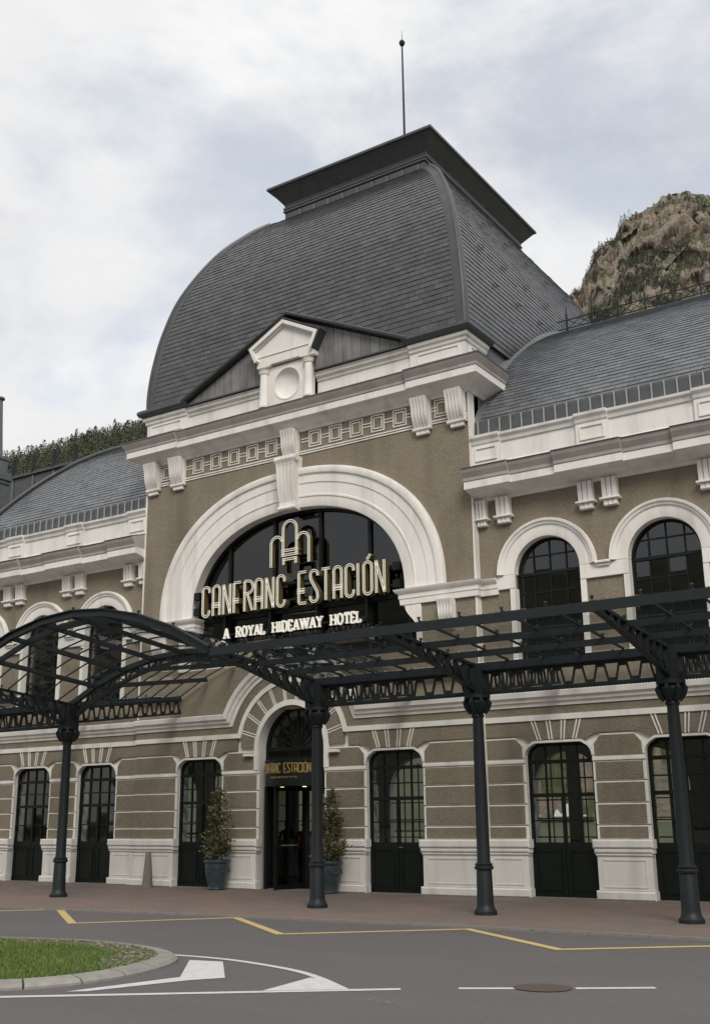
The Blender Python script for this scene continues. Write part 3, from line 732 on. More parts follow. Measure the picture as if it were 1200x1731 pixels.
# tall keystone of the big arch
ks = empty('keystone', (0, YC, 9.6)); ks.parent = B
for k in range(5):
    gg = G(); prof = [(0.0, 0.0)]
    for i in range(17):
        t = i/16; prof.append((-(0.22+0.14*t+0.05*math.sin(PI*t*1.0)+0.07*math.exp(-((t-0.95)/0.07)**2)+0.04*math.exp(-((t-0.04)/0.05)**2)), 0.02+1.46*t))
    prof.append((0.0, 1.48))
    w0, w1 = 0.52, 0.64
    n_ = len(prof); f0, f1 = k/5+0.012, (k+1)/5-0.012
    vs = []
    for f in (f0, f1):
        for q in prof:
            w = w0+(w1-w0)*q[1]/1.48; vs.append((-w/2+w*f, q[0], q[1]))
    fs = [(i, (i+1) % n_, (i+1) % n_+n_, i+n_) for i in range(n_)]+[tuple(range(n_)), tuple(range(2*n_-1, n_-1, -1))]
    gg.add(vs, fs).build('flute', 'white', ks, smooth=False)
G().bevbox(-0.24, 0.24, -0.25, 0.0, 0.03, 1.45, 0.01).build('keystone_core', 'white', ks)
G().tube([(-0.36, -0.32, 1.40), (0.36, -0.32, 1.40)], 0.085, 12).build('scroll', 'white', ks)
G().tube([(-0.29, -0.24, 0.06), (0.29, -0.24, 0.06)], 0.06, 12).build('scroll', 'white', ks)

# ------------------------------------------------------------------ main cornice
def corn(off, dz=0.0):
    return [(-0.02, 11.80), (0.05, 11.81), (0.08, 11.86), (0.16, 11.92), (off*0.62, 12.02), (off-0.06, 12.075), (off, 12.085), (off, 12.26), (-0.02, 12.26)]
def cyma(off): return [(-0.02, 12.261), (off-0.01, 12.261), (off+0.02, 12.28), (off+0.03, 12.34), (off+0.10, 12.45), (off+0.135, 12.52), (0.10, 12.60), (-0.02, 12.60)]
G().plan([(-3.86, YC), (3.86, YC)], corn(0.40)).build('cornice', 'white', B)
G().plan([(3.861, YC), (XE, YC), (XE, 1.05)], corn(0.47)).build('cornice', 'white', B)
G().plan([(-XE, 1.05), (-XE, YC), (-3.861, YC)], corn(0.47)).build('cornice', 'white', B)
# zinc drip on top of the cornice
for pth, off in (([(-3.86, YC), (3.86, YC)], 0.40), ([(3.861, YC), (XE, YC), (XE, 1.05)], 0.47), ([(-XE, 1.05), (-XE, YC), (-3.861, YC)], 0.47)):
    G().plan(pth, cyma(off)).build('cornice_cyma', 'dirty_shaded', B)
    G().plan(pth, [(0.0, 12.601), (off+0.10, 12.535), (off+0.15, 12.523), (off+0.15, 12.545), (0.0, 12.64)]).build('cornice_flashing', 'zinc_light', B)
# attic parapet
for pa_, pb_ in ((-3.80, -0.84), (0.84, 3.80)):
  G().plan([(pa_, YC-0.02), (pb_, YC-0.02)], [(0, 12.62), (0.05, 12.62), (0.05, 12.70), (0.0, 12.72), (0.0, 13.12), (0.04, 13.14), (0.05, 13.20), (0.12, 13.25), (0.13, 13.32), (0.16, 13.36), (-0.3, 13.38), (-0.3, 12.62)]).build('parapet', 'white', B)
pp = [(0, 12.62), (0.05, 12.62), (0.05, 12.72), (0.0, 12.74), (0.0, 13.14), (0.04, 13.17), (0.05, 13.24), (0.10, 13.28), (0.12, 13.36), (-0.3, 13.38), (-0.3, 12.62)]
for sx in (-1, 1):
    path = [(3.801, YC-0.10), (XE+0.02, YC-0.10), (XE+0.02, 0.92)]
    if sx < 0: path = [(-x, y_) for x, y_ in path[::-1]]
    G().plan(path, pp).build('parapet', 'white', B)
    a, b = sorted((sx*4.02, sx*5.24)); yy = YC-0.10
    G().sweep([(a, 12.80), (b, 12.80), (b, 13.09), (a, 13.09)], [(0, yy+0.01), (0, yy-0.025), (0.035, yy-0.025), (0.035, yy+0.01)], closed=True).build('parapet_panel', 'white', B)
    fl = G(); xx = sx*(XE+0.02)
    for (y0_, y1_, z0_, z1_) in ((0.05, 0.78, 12.80, 12.835), (0.05, 0.78, 13.055, 13.09), (0.05, 0.085, 12.836, 13.054), (0.745, 0.78, 12.836, 13.054)):
        fl.box(*sorted((xx-sx*0.01, xx+sx*0.025)), y0_, y1_, z0_, z1_)
    fl.build('parapet_panel', 'white', B)
# zinc eaves roll of the dome
ev = [(0.0, 13.381), (0.13, 13.381), (0.20, 13.42), (0.245, 13.49), (0.235, 13.57), (0.17, 13.62), (0.0, 13.66), (-0.35, 13.66), (-0.35, 13.39)]
for sx in (-1, 1):
    path = [(3.70, YC-0.10), (XE+0.02, YC-0.10), (XE+0.02, 1.0)]
    if sx < 0: path = [(-x, y_) for x, y_ in path[::-1]]
    G().plan(path, ev).build('eaves_gutter', 'zinc', B)
# gable of the dome front
gx, gz0, gz1 = 3.84, 13.46, 15.24
nb = 26
tri = [(-gx, gz0-0.04), (gx, gz0-0.04), (0, gz1-0.06)]
for k in range(nb):
    x0 = -gx+2*gx*k/nb; x1 = x0+2*gx/nb
    pl_ = clip([(x0+0.008, 13.2), (x1-0.008, 13.2), (x1-0.008, 16), (x0+0.008, 16)], tri)
    if abs((x0+x1)/2) < 0.72: continue
    if len(pl_) > 2: G().prism(pl_, YC-0.18, YC-0.14).build('zinc_board', 'zinc_board', B)
for ga, gb in ((-4, -0.86), (0.86, 4)):
    G().prism(clip([(ga, 13), (gb, 13), (gb, 16), (ga, 16)], tri), YC-0.139, YC+0.1).build('gable_core', 'zinc', B)
for sx in (-1, 1):
    d = Vector((gx, 0, gz1-gz0)).normalized(); nrm = Vector((-d.z, 0, d.x))
    gg = G(); vs = []
    for (x, z) in ((sx*gx, gz0), (0, gz1)):
        for (yy, dz) in ((YC-0.38, 0.02), (YC-0.40, 0.08), (YC-0.37, 0.12), (YC-0.30, 0.14), (2.2, 0.14), (2.2, 0.05), (YC-0.30, 0.0)): vs.append((x, yy, z+dz))
    gg.add(vs, [(i, (i+1) % 7, (i+1) % 7+7, i+7) for i in range(7)]+[tuple(range(7)), tuple(range(13, 6, -1))]).build('gable_roof', 'zinc', B)
for ga, gb in ((-3.69, -0.87), (0.87, 3.69)):
    G().prism_x([(YC-0.24, 13.384), (YC-0.24, 13.42), (YC-0.181, 13.46), (YC-0.181, 13.384)], ga, gb).build('gable_flashing', 'zinc', B)
# aedicule with round niche
A = empty('aedicule', (0, YC-0.13, 12.62)); A.parent = B; A.scale = (0.95, 0.80, 1.0)
hw_ = 0.86
front = [(-hw_, 0), (hw_, 0), (hw_, 1.18), (-hw_, 1.18)]
G().sheet(front, [arc(0, 0.60, 0.45, 0.45, 0, 2*PI, 32)[:-1]], -0.20, 0.02).build('niche_front', 'white', A)
bowl = G(); nr, na = 6, 32
for i in range(nr+1):
    t = PI/2*i/nr
    for j in range(na): bowl.v.append((0.45*math.cos(t)*math.cos(2*PI*j/na), -0.19+0.22*math.sin(t), 0.60+0.45*math.cos(t)*math.sin(2*PI*j/na)))
for i in range(nr):
    for j in range(na): bowl.f.append((i*na+j, i*na+(j+1) % na, (i+1)*na+(j+1) % na, (i+1)*na+j))
bowl.build('niche_bowl', 'white', A, smooth=True)
G().sweep(arc(0, 0.60, 0.45, 0.45, 0, 2*PI, 32)[:-1], [(0, -0.19), (0, -0.215), (-0.035, -0.215), (-0.035, -0.19)], closed=True).build('niche_ring', 'white', A)
for sx in (-1, 1):
    G().lathe((sx*0.80, -0.26, 0), [(0.17, 0), (0.17, 0.06), (0.145, 0.09), (0.135, 0.5), (0.12, 0.98), (0.15, 1.0), (0.16, 1.05), (0.19, 1.10)], 18).build('half_column', 'white', A, smooth=True)
    G().prism([(sx*0.50, 0.02), (sx*0.62, 0.02), (sx*0.62, 0.22), (sx*0.56, 0.12)] if sx > 0 else [(sx*0.62, 0.02), (sx*0.50, 0.02), (sx*0.56, 0.12), (sx*0.62, 0.22)], -0.235, -0.19).build('niche_foot', 'white', A)
ped = [(-1.02, 1.20), (-0.55, 1.20), (-0.50, 1.24), (0.50, 1.24), (0.55, 1.20), (1.02, 1.20), (1.02, 1.36), (1.16, 1.72), (0, 2.30), (-1.16, 1.72), (-1.02, 1.36)]
G().prism(ped, -0.34, 0.30).build('pediment_body', 'white', A)
for k, (o_, t_) in enumerate(((0.0, 0.10), (0.09, 0.06))):
    G().sweep([(1.02, 1.34), (1.24-o_*0.3, 1.80-o_), (0, 2.42-o_), (-1.24+o_*0.3, 1.80-o_), (-1.02, 1.34)], [(0, -0.30), (0, -0.50+0.09*k*1.0), (t_, -0.50+0.09*k), (t_, -0.30)]).build('pediment_moulding', 'white', A)
G().bevbox(-0.98, 0.98, -0.37, -0.33, 1.50, 1.53, 0.005).build('pediment_fillet', 'white', A)
G().sweep([(1.0, 1.34), (1.27, 1.83), (0, 2.46), (-1.27, 1.83), (-1.0, 1.34)], [(0, -0.47), (-0.03, -0.47), (-0.03, 0.9), (0, 0.9)]).build('pediment_flashing', 'zinc', A)

# ------------------------------------------------------------------ wing cornice, parapet, brackets
def wcorn(off): return [(0.02, 8.96), (-0.05, 8.97), (-0.08, 9.03), (-off*0.5, 9.12), (-off+0.07, 9.17), (-off, 9.175), (-off, 9.35), (0.02, 9.35)]
mids = [5.735+2.73*k for k in range(5)]
for sx in (-1, 1):
    segs = []; x = XE-0.02 if sx > 0 else XE+0.01
    for m_ in mids:
        lo, hi = m_-0.80, m_+0.80
        if m_ == mids[0]: lo = x
        if lo > x: segs.append((x, lo, 0.52))
        segs.append((lo, hi, 0.60)); x = hi
    for a, b, off in segs:
        if a >= XR: continue
        b = min(b, XR); a_, b_ = sorted((sx*a, sx*b))
        pf = [(YW+q, z) for q, z in wcorn(off)]
        G().prism_x(pf, a_+0.0005, b_-0.0005).build('wing_cornice', 'white', B)
        G().prism_x([(YW+0.02, 9.351), (YW-off+0.01, 9.351), (YW-off-0.02, 9.37), (YW-off-0.03, 9.44), (YW-off-0.11, 9.56), (YW-off-0.14, 9.64), (YW-0.12, 9.80), (YW+0.02, 9.80)], a_+0.0005, b_-0.0005).build('wing_cornice_cyma', 'dirty_shaded', B)
        G().prism_x([(YW-0.10, 9.802), (YW-off-0.15, 9.645), (YW-off-0.165, 9.65), (YW-off-0.165, 9.665), (YW-0.10, 9.84)], a_, b_).build('wing_cornice_flashing', 'zinc_light', B)
    # parapet
    a_, b_ = sorted((sx*(XE+0.005), sx*XR))
    G().prism_x([(YW-0.09, 9.81), (YW-0.13, 9.81), (YW-0.13, 9.87), (YW-0.10, 9.90), (YW-0.10, 10.36), (YW-0.14, 10.38), (YW-0.16, 10.46), (YW-0.22, 10.52), (YW-0.23, 10.58), (YW+0.25, 10.60), (YW+0.25, 9.81)], a_, b_).build('wing_parapet', 'white', B)
    for k, m_ in enumerate(mids):
        lo, hi = m_-0.39, m_+0.39
        if k == 0: lo = XE+0.01; hi = m_+0.42
        if hi > XR: continue
        a, b = sorted((sx*lo, sx*hi))
        G().prism_x([(YW-0.0, 9.842), (YW-0.17, 9.842), (YW-0.17, 10.36), (YW-0.20, 10.39), (YW-0.22, 10.46), (YW-0.28, 10.53), (YW-0.29, 10.595), (YW-0.0, 10.615)], a, b).build('wing_pedestal', 'white', B)
        if b-a > 0.5:
            yy = YW-0.17
            G().sweep([(a+0.09, 9.95), (b-0.09, 9.95), (b-0.09, 10.30), (a+0.09, 10.30)], [(0, yy+0.01), (0, yy-0.028), (0.04, yy-0.028), (0.04, yy+0.01)], closed=True).build('pedestal_panel', 'white', B)
    # paired triglyph brackets
    for k, m_ in enumerate(mids):
        for dx in (-0.285, 0.285):
            x = m_+dx
            if k == 0: x = 5.545 if dx < 0 else 6.12
            if x > XR-0.3: continue
            w = 0.36
            if k == 0 and dx < 0: w = 0.27
            t = empty('bracket', (sx*x, YW, 8.38)); t.parent = B
            for f in range(3):
                x0 = -w/2+f*w/3
                G().prism_x([(0.02, 0.16), (-0.14, 0.16), (-0.155, 0.35), (-0.17, 0.60), (0.02, 0.63)], x0+0.012, x0+w/3-0.012).build('flute', 'white', t)
            G().bevbox(-w/2, w/2, -0.11, 0.02, 0.10, 0.62, 0.005).build('bracket_body', 'white', t)
            G().bevbox(-w/2-0.05, w/2+0.05, -0.19, 0.02, 0.105, 0.155, 0.01).build('bracket_ledge', 'white', t)
            for f in range(3):
                x0 = -w*0.45+f*w*0.3
                G().bevbox(x0+0.004, x0+w*0.3-0.004, -0.13, 0.02, -0.03, 0.10, 0.012).build('drop', 'white', t)

# ------------------------------------------------------------------ slate roofs
rs = random.Random(11)
SL = []     # every slate: (vertices, owner, material)
def slate_verts(p, uu, vv, nn, w, e, th=0.014):
    """p = middle of the lower edge, uu along, vv up the slope, nn outward"""
    k_ = rs.random(); p = p-vv*(rs.uniform(0, 0.003)+(0.03 if k_ < 0.006 else 0)); th = th*rs.uniform(0.8, 1.25)
    tw_ = rs.gauss(0, 0.0025); uu = (uu+vv*tw_).normalized(); vv = (vv-uu*tw_).normalized()
    a = p-uu*w/2; b = p+uu*w/2; c = b+vv*e*1.25; d = a+vv*e*1.25
    lo = nn*(th+0.010); hi = nn*0.004
    return [a+lo, b+lo, c+hi, d+hi, a+lo-nn*th, b+lo-nn*th, c-nn*0.01, d-nn*0.01]
SF = [(0,1,2,3),(4,5,1,0),(5,6,2,1),(7,4,0,3)]
# dome: half width in x against height; the flat deck carries the crown
DP = smooth_curve([(5.40,13.55),(5.40,14.1),(5.33,15.0),(5.15,16.2),(4.80,17.55),(4.12,19.05),(3.42,20.02),(2.95,20.48)], 12)
YK = 1.12; YF, YM = -0.20, 6.36                      # front at the base, middle of the dome in depth
def dome_y(xh): return YF+YK*(5.40-xh)
dome = empty('dome_roof', (0, YM, 13.5)); dome.parent = B
core = G(); nP = len(DP)
for xh, z in DP:
    yf = dome_y(xh); yb = 2*YM-yf
    core.v += [(-xh+0.02, yf-YM+0.02, z-13.5), (xh-0.02, yf-YM+0.02, z-13.5), (xh-0.02, yb-YM-0.02, z-13.5), (-xh+0.02, yb-YM-0.02, z-13.5)]
for i in range(nP-1):
    for j in range(4): core.f.append((i*4+j, i*4+(j+1) % 4, (i+1)*4+(j+1) % 4, (i+1)*4+j))
core.f.append(tuple((nP-1)*4+j for j in range(4)))
core.build('dome_shell', 'slate', dome, smooth=True)
EXP = 0.158
def rows_of(tab):
    """walk a profile by arc length: yields (point, tangent)"""
    L_ = [0]
    for a, b in zip(tab, tab[1:]): L_.append(L_[-1]+math.dist(a, b))
    s_ = 0.0; i = 0
    while s_ < L_[-1]-EXP*0.6:
        while L_[i+1] < s_: i += 1
        t = (s_-L_[i])/max(1e-9, L_[i+1]-L_[i]); a, b = tab[i], tab[i+1]
        p = [a[k]+(b[k]-a[k])*t for k in range(len(a))]; d = Vector([b[k]-a[k] for k in range(len(a))]).normalized()
        yield p, d; s_ += EXP
# front face: profile in (y,z) with xh
ft = [(dome_y(xh), z) for xh, z in DP]
xof = [(z, xh) for xh, z in DP]
HIP = 0.20
for r, (p, d) in enumerate(rows_of(ft)):
    y_, z_ = p; xh = interp(xof, z_)-HIP
    uu = Vector((1, 0, 0)); vv = Vector((0, d[0], d[1])); nn = Vector((0, -d[1], d[0]))
    w = 0.285; x = -xh-(0.5*w if r % 2 else 0)+rs.uniform(-0.02, 0.02)
    while x < xh:
        a = max(x, -xh); b = min(x+w, xh); x += w
        if b-a < 0.05: continue
        if z_ < 13.62+0 and abs((a+b)/2) > 3.9 and False: continue
        if abs((a+b)/2) < 3.6*(15.1-z_)/1.75 and z_ < 15.0: continue      # hidden behind the gable
        SL.append(((slate_verts(Vector(((a+b)/2, y_, z_)), uu, vv, nn, b-a-0.007, EXP)), 'dome', 'slate'))
# right and left flanks
for sx in (1, -1):
    st_ = [(xh, z) for xh, z in DP]
    for r, (p, d) in enumerate(rows_of(st_)):
        xh, z_ = p; y0 = dome_y(xh)+HIP; y1 = 2*YM-y0
        uu = Vector((0, sx, 0)); vv = Vector((sx*d[0], 0, d[1])); nn = Vector((sx*d[1], 0, -d[0]))
        if sx < 0 and r % 2: pass
        w = 0.285; y_ = y0-(0.5*w if r % 2 else 0)
        if sx < 0: continue
        while y_ < y1:
            a = max(y_, y0); b = min(y_+w, y1); y_ += w
            if b-a < 0.05: continue
            SL.append(((slate_verts(Vector((sx*xh, (a+b)/2, z_)), uu, vv, nn, b-a-0.007, EXP)), 'dome', 'slate'))
# hip flashings: a flat band on each side of the hip with a roll on it
for sx in (-1, 1):
    g = G(); g2 = G()
    for i, (xh, z) in enumerate(DP):
        yf = dome_y(xh); j = min(i+1, nP-1); k = max(i-1, 0)
        t = Vector((DP[j][0]-DP[k][0], DP[j][1]-DP[k][1])).normalized()
        o1 = 0.035
        nf = Vector((0, -t.y, YK*-t.x*-1*-1)); nf = Vector((0, -1, 0))*t.y*o1+Vector((0, 0, -t.x))*o1
        ns = Vector((sx, 0, 0))*t.y*o1+Vector((0, 0, -t.x))*o1
        base = Vector((sx*xh, yf, z))
        ctr = base+(nf+ns)
        g.v += [tuple(q-Vector((0, YM, 13.5))) for q in (base+Vector((-sx*0.25, 0, 0))+nf*0.6, base+Vector((-sx*0.21, 0, 0))+nf*1.0, base+Vector((-sx*0.0, 0, 0))+nf+ns*1.0, base+Vector((0, 0.21, 0))+ns*1.0, base+Vector((0, 0.25, 0))+ns*0.6)]
        g2.v += []
    for i in range(nP-1):
        for j in range(4): g.f.append((i*5+j, i*5+j+1, (i+1)*5+j+1, (i+1)*5+j))
    g.build('hip_flashing', 'zinc', dome, smooth=False)
    G().tube([(sx*(xh+0.015), dome_y(xh)-0.015-YM, z-13.5+0.03) for xh, z in DP], 0.055, 8).build('hip_roll', 'zinc', dome, smooth=True)
# snow hooks on the right flank
for (r_, off) in ((18.9, 0.0), (18.0, 0.55), (16.7, 0.0), (15.6, 0.55)):
    xh = interp(xof, r_)
    for k in range(6):
        yy = dome_y(xh)+1.5+k*1.45+off
        if yy > 2*YM-dome_y(xh)-0.5: continue
        t = 0.10
        G().tube([(xh+0.02, yy-YM-0.10, r_-13.5+0.10), (xh+0.10, yy-YM, r_-13.5-0.02), (xh+0.02, yy-YM+0.10, r_-13.5+0.10)], 0.018, 6).build('snow_hook', 'zinc', dome)
# crown
zt = 20.42
cr = empty('crown', (0, YM, zt)); cr.parent = B
def ring_path(hx, y0): return [(-hx, y0-YM), (hx, y0-YM), (hx, YM-y0), (-hx, YM-y0)]
G().plan(ring_path(2.72, 2.85), [(0.0, 0.0), (0.20, 0.0), (0.26, 0.06), (0.22, 0.14), (0.10, 0.16), (0.10, 0.24), (0.0, 0.26), (-0.3, 0.26), (-0.3, 0.0)], closed=True).build('crown_base', 'zinc', cr)
G().plan(ring_path(2.66, 2.95), [(0.0, 0.261), (0.0, 0.60), (0.05, 0.62), (0.05, 0.68), (0.0, 0.70), (-0.3, 0.70), (-0.3, 0.261)], closed=True).build('crown_neck', 'zinc', cr)
for k in range(9):       # small panels of the neck
    x0 = -2.5+k*0.56
    G().bevbox(x0, x0+0.47, 2.95-YM-0.035, 2.95-YM+0.01, 0.31, 0.57, 0.02).build('neck_panel', 'zinc', cr)
G().plan(ring_path(2.66, 3.0), [(0.0, 0.701), (0.07, 0.74), (0.07, 0.80), (0.02, 0.82), (0.05, 0.92), (0.40, 1.36), (0.47, 1.39), (0.47, 1.47), (0.43, 1.50), (-0.4, 1.60), (-0.4, 0.701)], closed=True).build('crown_cornice', 'zinc', cr)
G().prism_z([(-2.6, 3.1-YM), (2.6, 3.1-YM), (2.6, YM-3.1), (-2.6, YM-3.1)], 1.3, 1.60).build('crown_deck', 'zinc', cr)
# mast
mast = empty('mast', (0, YM, zt+1.6)); mast.parent = B
G().tube([(0, 0, 0), (0, 0, 1.2)], 0.09, 10).build('mast_foot', 'steel', mast)
G().tube([(0, 0, 1.2), (0, 0, 6.8)], [0.05, 0.03], 8).build('mast_pole', 'steel', mast)
G().lathe((0, 0, 6.75), [(0.02, -0.12), (0.08, -0.09), (0.115, 0.0), (0.08, 0.09), (0.02, 0.12)], 12).build('mast_ball', 'steel', mast, smooth=True)
G().tube([(0, 0, 6.86), (0, 0, 7.3)], [0.015, 0.006], 6).build('mast_tip', 'steel', mast)

# wing roofs
WP = smooth_curve([(0.16,11.02),(0.5,11.52),(1.0,12.13),(1.71,12.88),(2.4,13.52),(3.2,14.13),(4.2,14.76),(5.3,15.36),(6.4,15.85)], 10)
def left_end(y): return -12.45-max(0.0, 2.6-y)*0.42
for sx in (1, -1):
    wr = empty('wing_roof', (sx*11, 6.4, 11)); wr.parent = B
    x0, x1 = (5.2, XR) if sx > 0 else (None, -5.2)
    g = G()
    for y_, z in WP:
        a = 5.1 if sx > 0 else left_end(y_); b = XR if sx > 0 else -5.1
        g.v += [(a-sx*11, y_-6.4+0.012, z-11-0.012), (b-sx*11, y_-6.4+0.012, z-11-0.012)]
    for i in range(len(WP)-1): g.f.append((i*2, i*2+1, i*2+3, i*2+2))
    g.build('wing_roof_shell', 'slate_wing_sheen', wr, smooth=True)
    # back slope (plain slate sheet)
    g = G()
    for y_, z in WP:
        a = 5.1 if sx > 0 else left_end(y_); b = XR if sx > 0 else -5.1
        g.v += [(a-sx*11, 6.4-y_, z-11-0.012), (b-sx*11, 6.4-y_, z-11-0.012)]
    for i in range(len(WP)-1): g.f.append((i*2, i*2+1, i*2+3, i*2+2))
    g.build('back_slope', 'slate_wing_sheen', wr, smooth=True)
    for r, (p, d) in enumerate(rows_of(WP)):
        y_, z_ = p; uu = Vector((1, 0, 0)); vv = Vector((0, d[0], d[1])); nn = Vector((0, -d[1], d[0]))
        a0 = 5.35 if sx > 0 else left_end(y_)+0.2; b0 = XR if sx > 0 else -5.35
        w = 0.29; x = a0-(0.5*w if r % 2 else 0)
        while x < b0:
            a = max(x, a0); b = min(x+w, b0); x += w
            if b-a < 0.05: continue
            SL.append((slate_verts(Vector(((a+b)/2, y_, z_)), uu, vv, nn, b-a-0.007, EXP), 'wingR' if sx > 0 else 'wingL', 'slate_wing_sheen'))
    # zinc gutter band with upright seams, standing on the parapet
    a_, b_ = (XE+0.02, XR) if sx > 0 else (-12.4, -XE-0.02)
    G().prism_x([(0.10, 10.605), (0.06, 10.66), (0.10, 11.00), (0.13, 11.06), (0.24, 11.06), (0.24, 10.605)], a_, b_).build('gutter_band', 'zinc', B)
    sm = G().box(-0.014, 0.014, -0.035, 0.0, 0.0, 0.37).mesh('band_seam'); sm.materials.append(M['seam'])
    n_ = int((b_-a_)/0.29)
    for k in range(n_):
        o = link('band_seam', sm, None, B); o.location = (a_+0.12+k*0.29, 0.075, 10.655)
    # flashing against the dome, following the wing roof
    g = G()
    fx0, fx1 = 5.30*sx, 5.74*sx
    for i, (y_, z) in enumerate(WP):
        j = min(i+1, len(WP)-1); k = max(i-1, 0); t = Vector((WP[j][0]-WP[k][0], WP[j][1]-WP[k][1])).normalized()
        xin = min(5.34, interp(xof, max(z, 13.6)))-0.06
        for (xx, o_) in ((xin*sx, 0.15), ((xin+0.05)*sx, 0.13), (5.41*sx, 0.055), (5.50*sx, 0.035), (5.52*sx, 0.0)):
            g.v.append((xx-sx*11, y_-t.y*o_-6.4, z+t.x*o_-11))
    for i in range(len(WP)-1):
        for j in range(4): g.f.append((i*5+j, i*5+j+1, (i+1)*5+j+1, (i+1)*5+j))
    g.build('valley_flashing', 'zinc_light', wr, smooth=True)
    # ridge roll and iron cresting
    a_, b_ = (5.2, XR) if sx > 0 else (left_end(6.4), -5.2)
    G().prism_x([(-0.14, 4.83), (0.0, 4.93), (0.14, 4.83), (0.0, 4.78)], a_-sx*11, b_-sx*11).build('ridge_roll', 'zinc', wr)
    rl = empty('ridge_railing', (sx*11, 6.4, 15.93)); rl.parent = B
    npost = int((b_-a_)/0.815)
    for k in range(npost+1):
        x = a_+0.32+k*0.815
        if x > b_: break
        G().bar((x-sx*11, 0, -0.05), (x-sx*11, 0, 0.55), 0.05, 0.05).bar((x-sx*11, 0, 0.55), (x-sx*11, 0, 0.80), 0.025, 0.025).build('post', 'steel', rl)
    for zz_ in (0.06, 0.34):
        G().bar((a_-sx*11, 0, zz_), (b_-sx*11, 0, zz_), 0.025, 0.03).build('rail', 'steel', rl)
    if True:
        xx = a_+0.32
        while xx+0.815 <= b_ and xx < 13:
            G().tube([(xx-sx*11+0.08, 0, 0.10), (xx-sx*11+0.40, 0, 0.30), (xx-sx*11+0.73, 0, 0.10)], 0.012, 5).tube([(xx-sx*11+0.08, 0, 0.30), (xx-sx*11+0.40, 0, 0.10), (xx-sx*11+0.73, 0, 0.30)], 0.012, 5).build('cresting', 'steel', rl)
            xx += 0.815
# hip end of the left wing roof + turret + far attic
hp = [(left_end(y_), y_, z) for y_, z in WP]
G().prism_x([(y_, z-0.02) for y_, z in WP]+[(12.8-y_, z-0.02) for y_, z in WP[::-1][1:]]+[(12.6, 10.7), (0.2, 10.7)], -12.44, -12.40).build('verge_wall', 'zinc', B)
G().tube([(x-0.02, y_-0.03, z+0.05) for x, y_, z in hp], 0.075, 8).build('verge_roll', 'zinc', B, smooth=True)
G().box(-17.6, -12.43, 0.3, 12.4, 10.65, 10.9).build('terrace_roof', 'zinc', B)
tw = empty('turret', (-15.25, 2.0, 10.6)); tw.parent = B
G().box(-1.4, 0.46, -0.3, 0.3, -0.2, 3.0).build('turret_body', 'zinc_light', tw)
for z0, z1, ov in ((3.0, 3.14, 0.06), (3.14, 3.30, 0.14), (3.30, 3.42, 0.09)):
    G().box(-1.4-ov, 0.46+ov*0.6, -0.3-ov, 0.3+ov*0.4, z0, z1-0.002).build('turret_moulding', 'zinc_light', tw)
for k in range(4):
    G().bevbox(-1.3+k*0.43, -0.95+k*0.43, -0.335, -0.29, 1.9, 2.75, 0.02).build('turret_panel', 'zinc', tw)
G().box(-0.9, 0.36, -0.25, 0.25, 3.42, 3.95).build('turret_stage', 'zinc_light', tw)
G().box(-0.96, 0.40, -0.29, 0.29, 3.95, 4.05).build('turret_moulding', 'zinc_light', tw)
G().lathe((-0.1, 0, 4.05), [(0.30, 0), (0.28, 0.1), (0.20, 1.2), (0.13, 2.3), (0.20, 2.36), (0.20, 2.42), (0.05, 2.46)], 12).build('finial', 'zinc_light', tw, smooth=True)
G().box(-26, -14.9, 6.1, 6.9, 11, 15.62).build('far_attic', 'zinc', B)
G().box(-26, -14.9, 6.0, 7.0, 15.62, 15.74).build('far_attic_coping', 'zinc', B)
for k in range(9):
    x = -15.6-k*1.25
    G().bar((x, 6.06, 15.7), (x, 6.06, 16.45), 0.16, 0.10).build('attic_post', 'steel', B)
    G().box(x-0.05, x+0.05, 6.06, 6.1, 13, 15.60).build('attic_seam', 'zinc_light', B)

G().box(-5.33, 5.33, 0.35, 12.4, 9.2, 13.62).build('dome_drum', 'zinc_light', B)
# hand the slates out: the 300 that show largest become parts, the rest one mesh per roof
owners = {'dome': dome, 'wingR': [o for o in B.children if o.name == 'wing_roof'][0], 'wingL': [o for o in B.children if o.name == 'wing_roof.001'][0]}
def weight(s_):
    v = s_[0]; c = (v[0]+v[2])/2; a = (v[1]-v[0]).cross(v[3]-v[0]); d = CAM-c
    q = c-CAM; zq = q.dot(fw)
    if zq <= 0: return 0
    px = 600+FPX*q.dot(r1)/zq; py = 865-FPX*q.dot(u1)/zq
    if not (5 < px < 1195 and 5 < py < 1725): return 0
    if s_[1] == 'dome' and abs(c.x) < 5 and c.y < 1 and c.z < 15.2: return 0
    if s_[1] == 'dome' and c.x > 2.9 and c.y > 2 and c.z < 15.9: return 0
    if s_[1] == 'wingR' and c.z < 11.1: return 0
    return a.dot(d)/d.length**3
SL.sort(key=weight, reverse=True)
def loc_of(k): return owners[k].location
rest = {}
for i, (v, own, m_) in enumerate(SL):
    base = loc_of(own)
    if i < 300:
        c = v[0]; me = bpy.data.meshes.new('slate'); me.from_pydata([tuple(q-c) for q in v], [], SF); me.materials.append(M[m_])
        o = bpy.data.objects.new('slate', me); COL.objects.link(o); o.parent = owners[own]; o.location = c-base
    else:
        g = rest.setdefault((own, m_), G()); g.add([tuple(q-base) for q in v], SF)
for (own, m_), g in rest.items():
    me = bpy.data.meshes.new('slates'); me.from_pydata(g.v, [], g.f); o = link('slates', me, m_, owners[own]); o['kind'] = 'stuff'

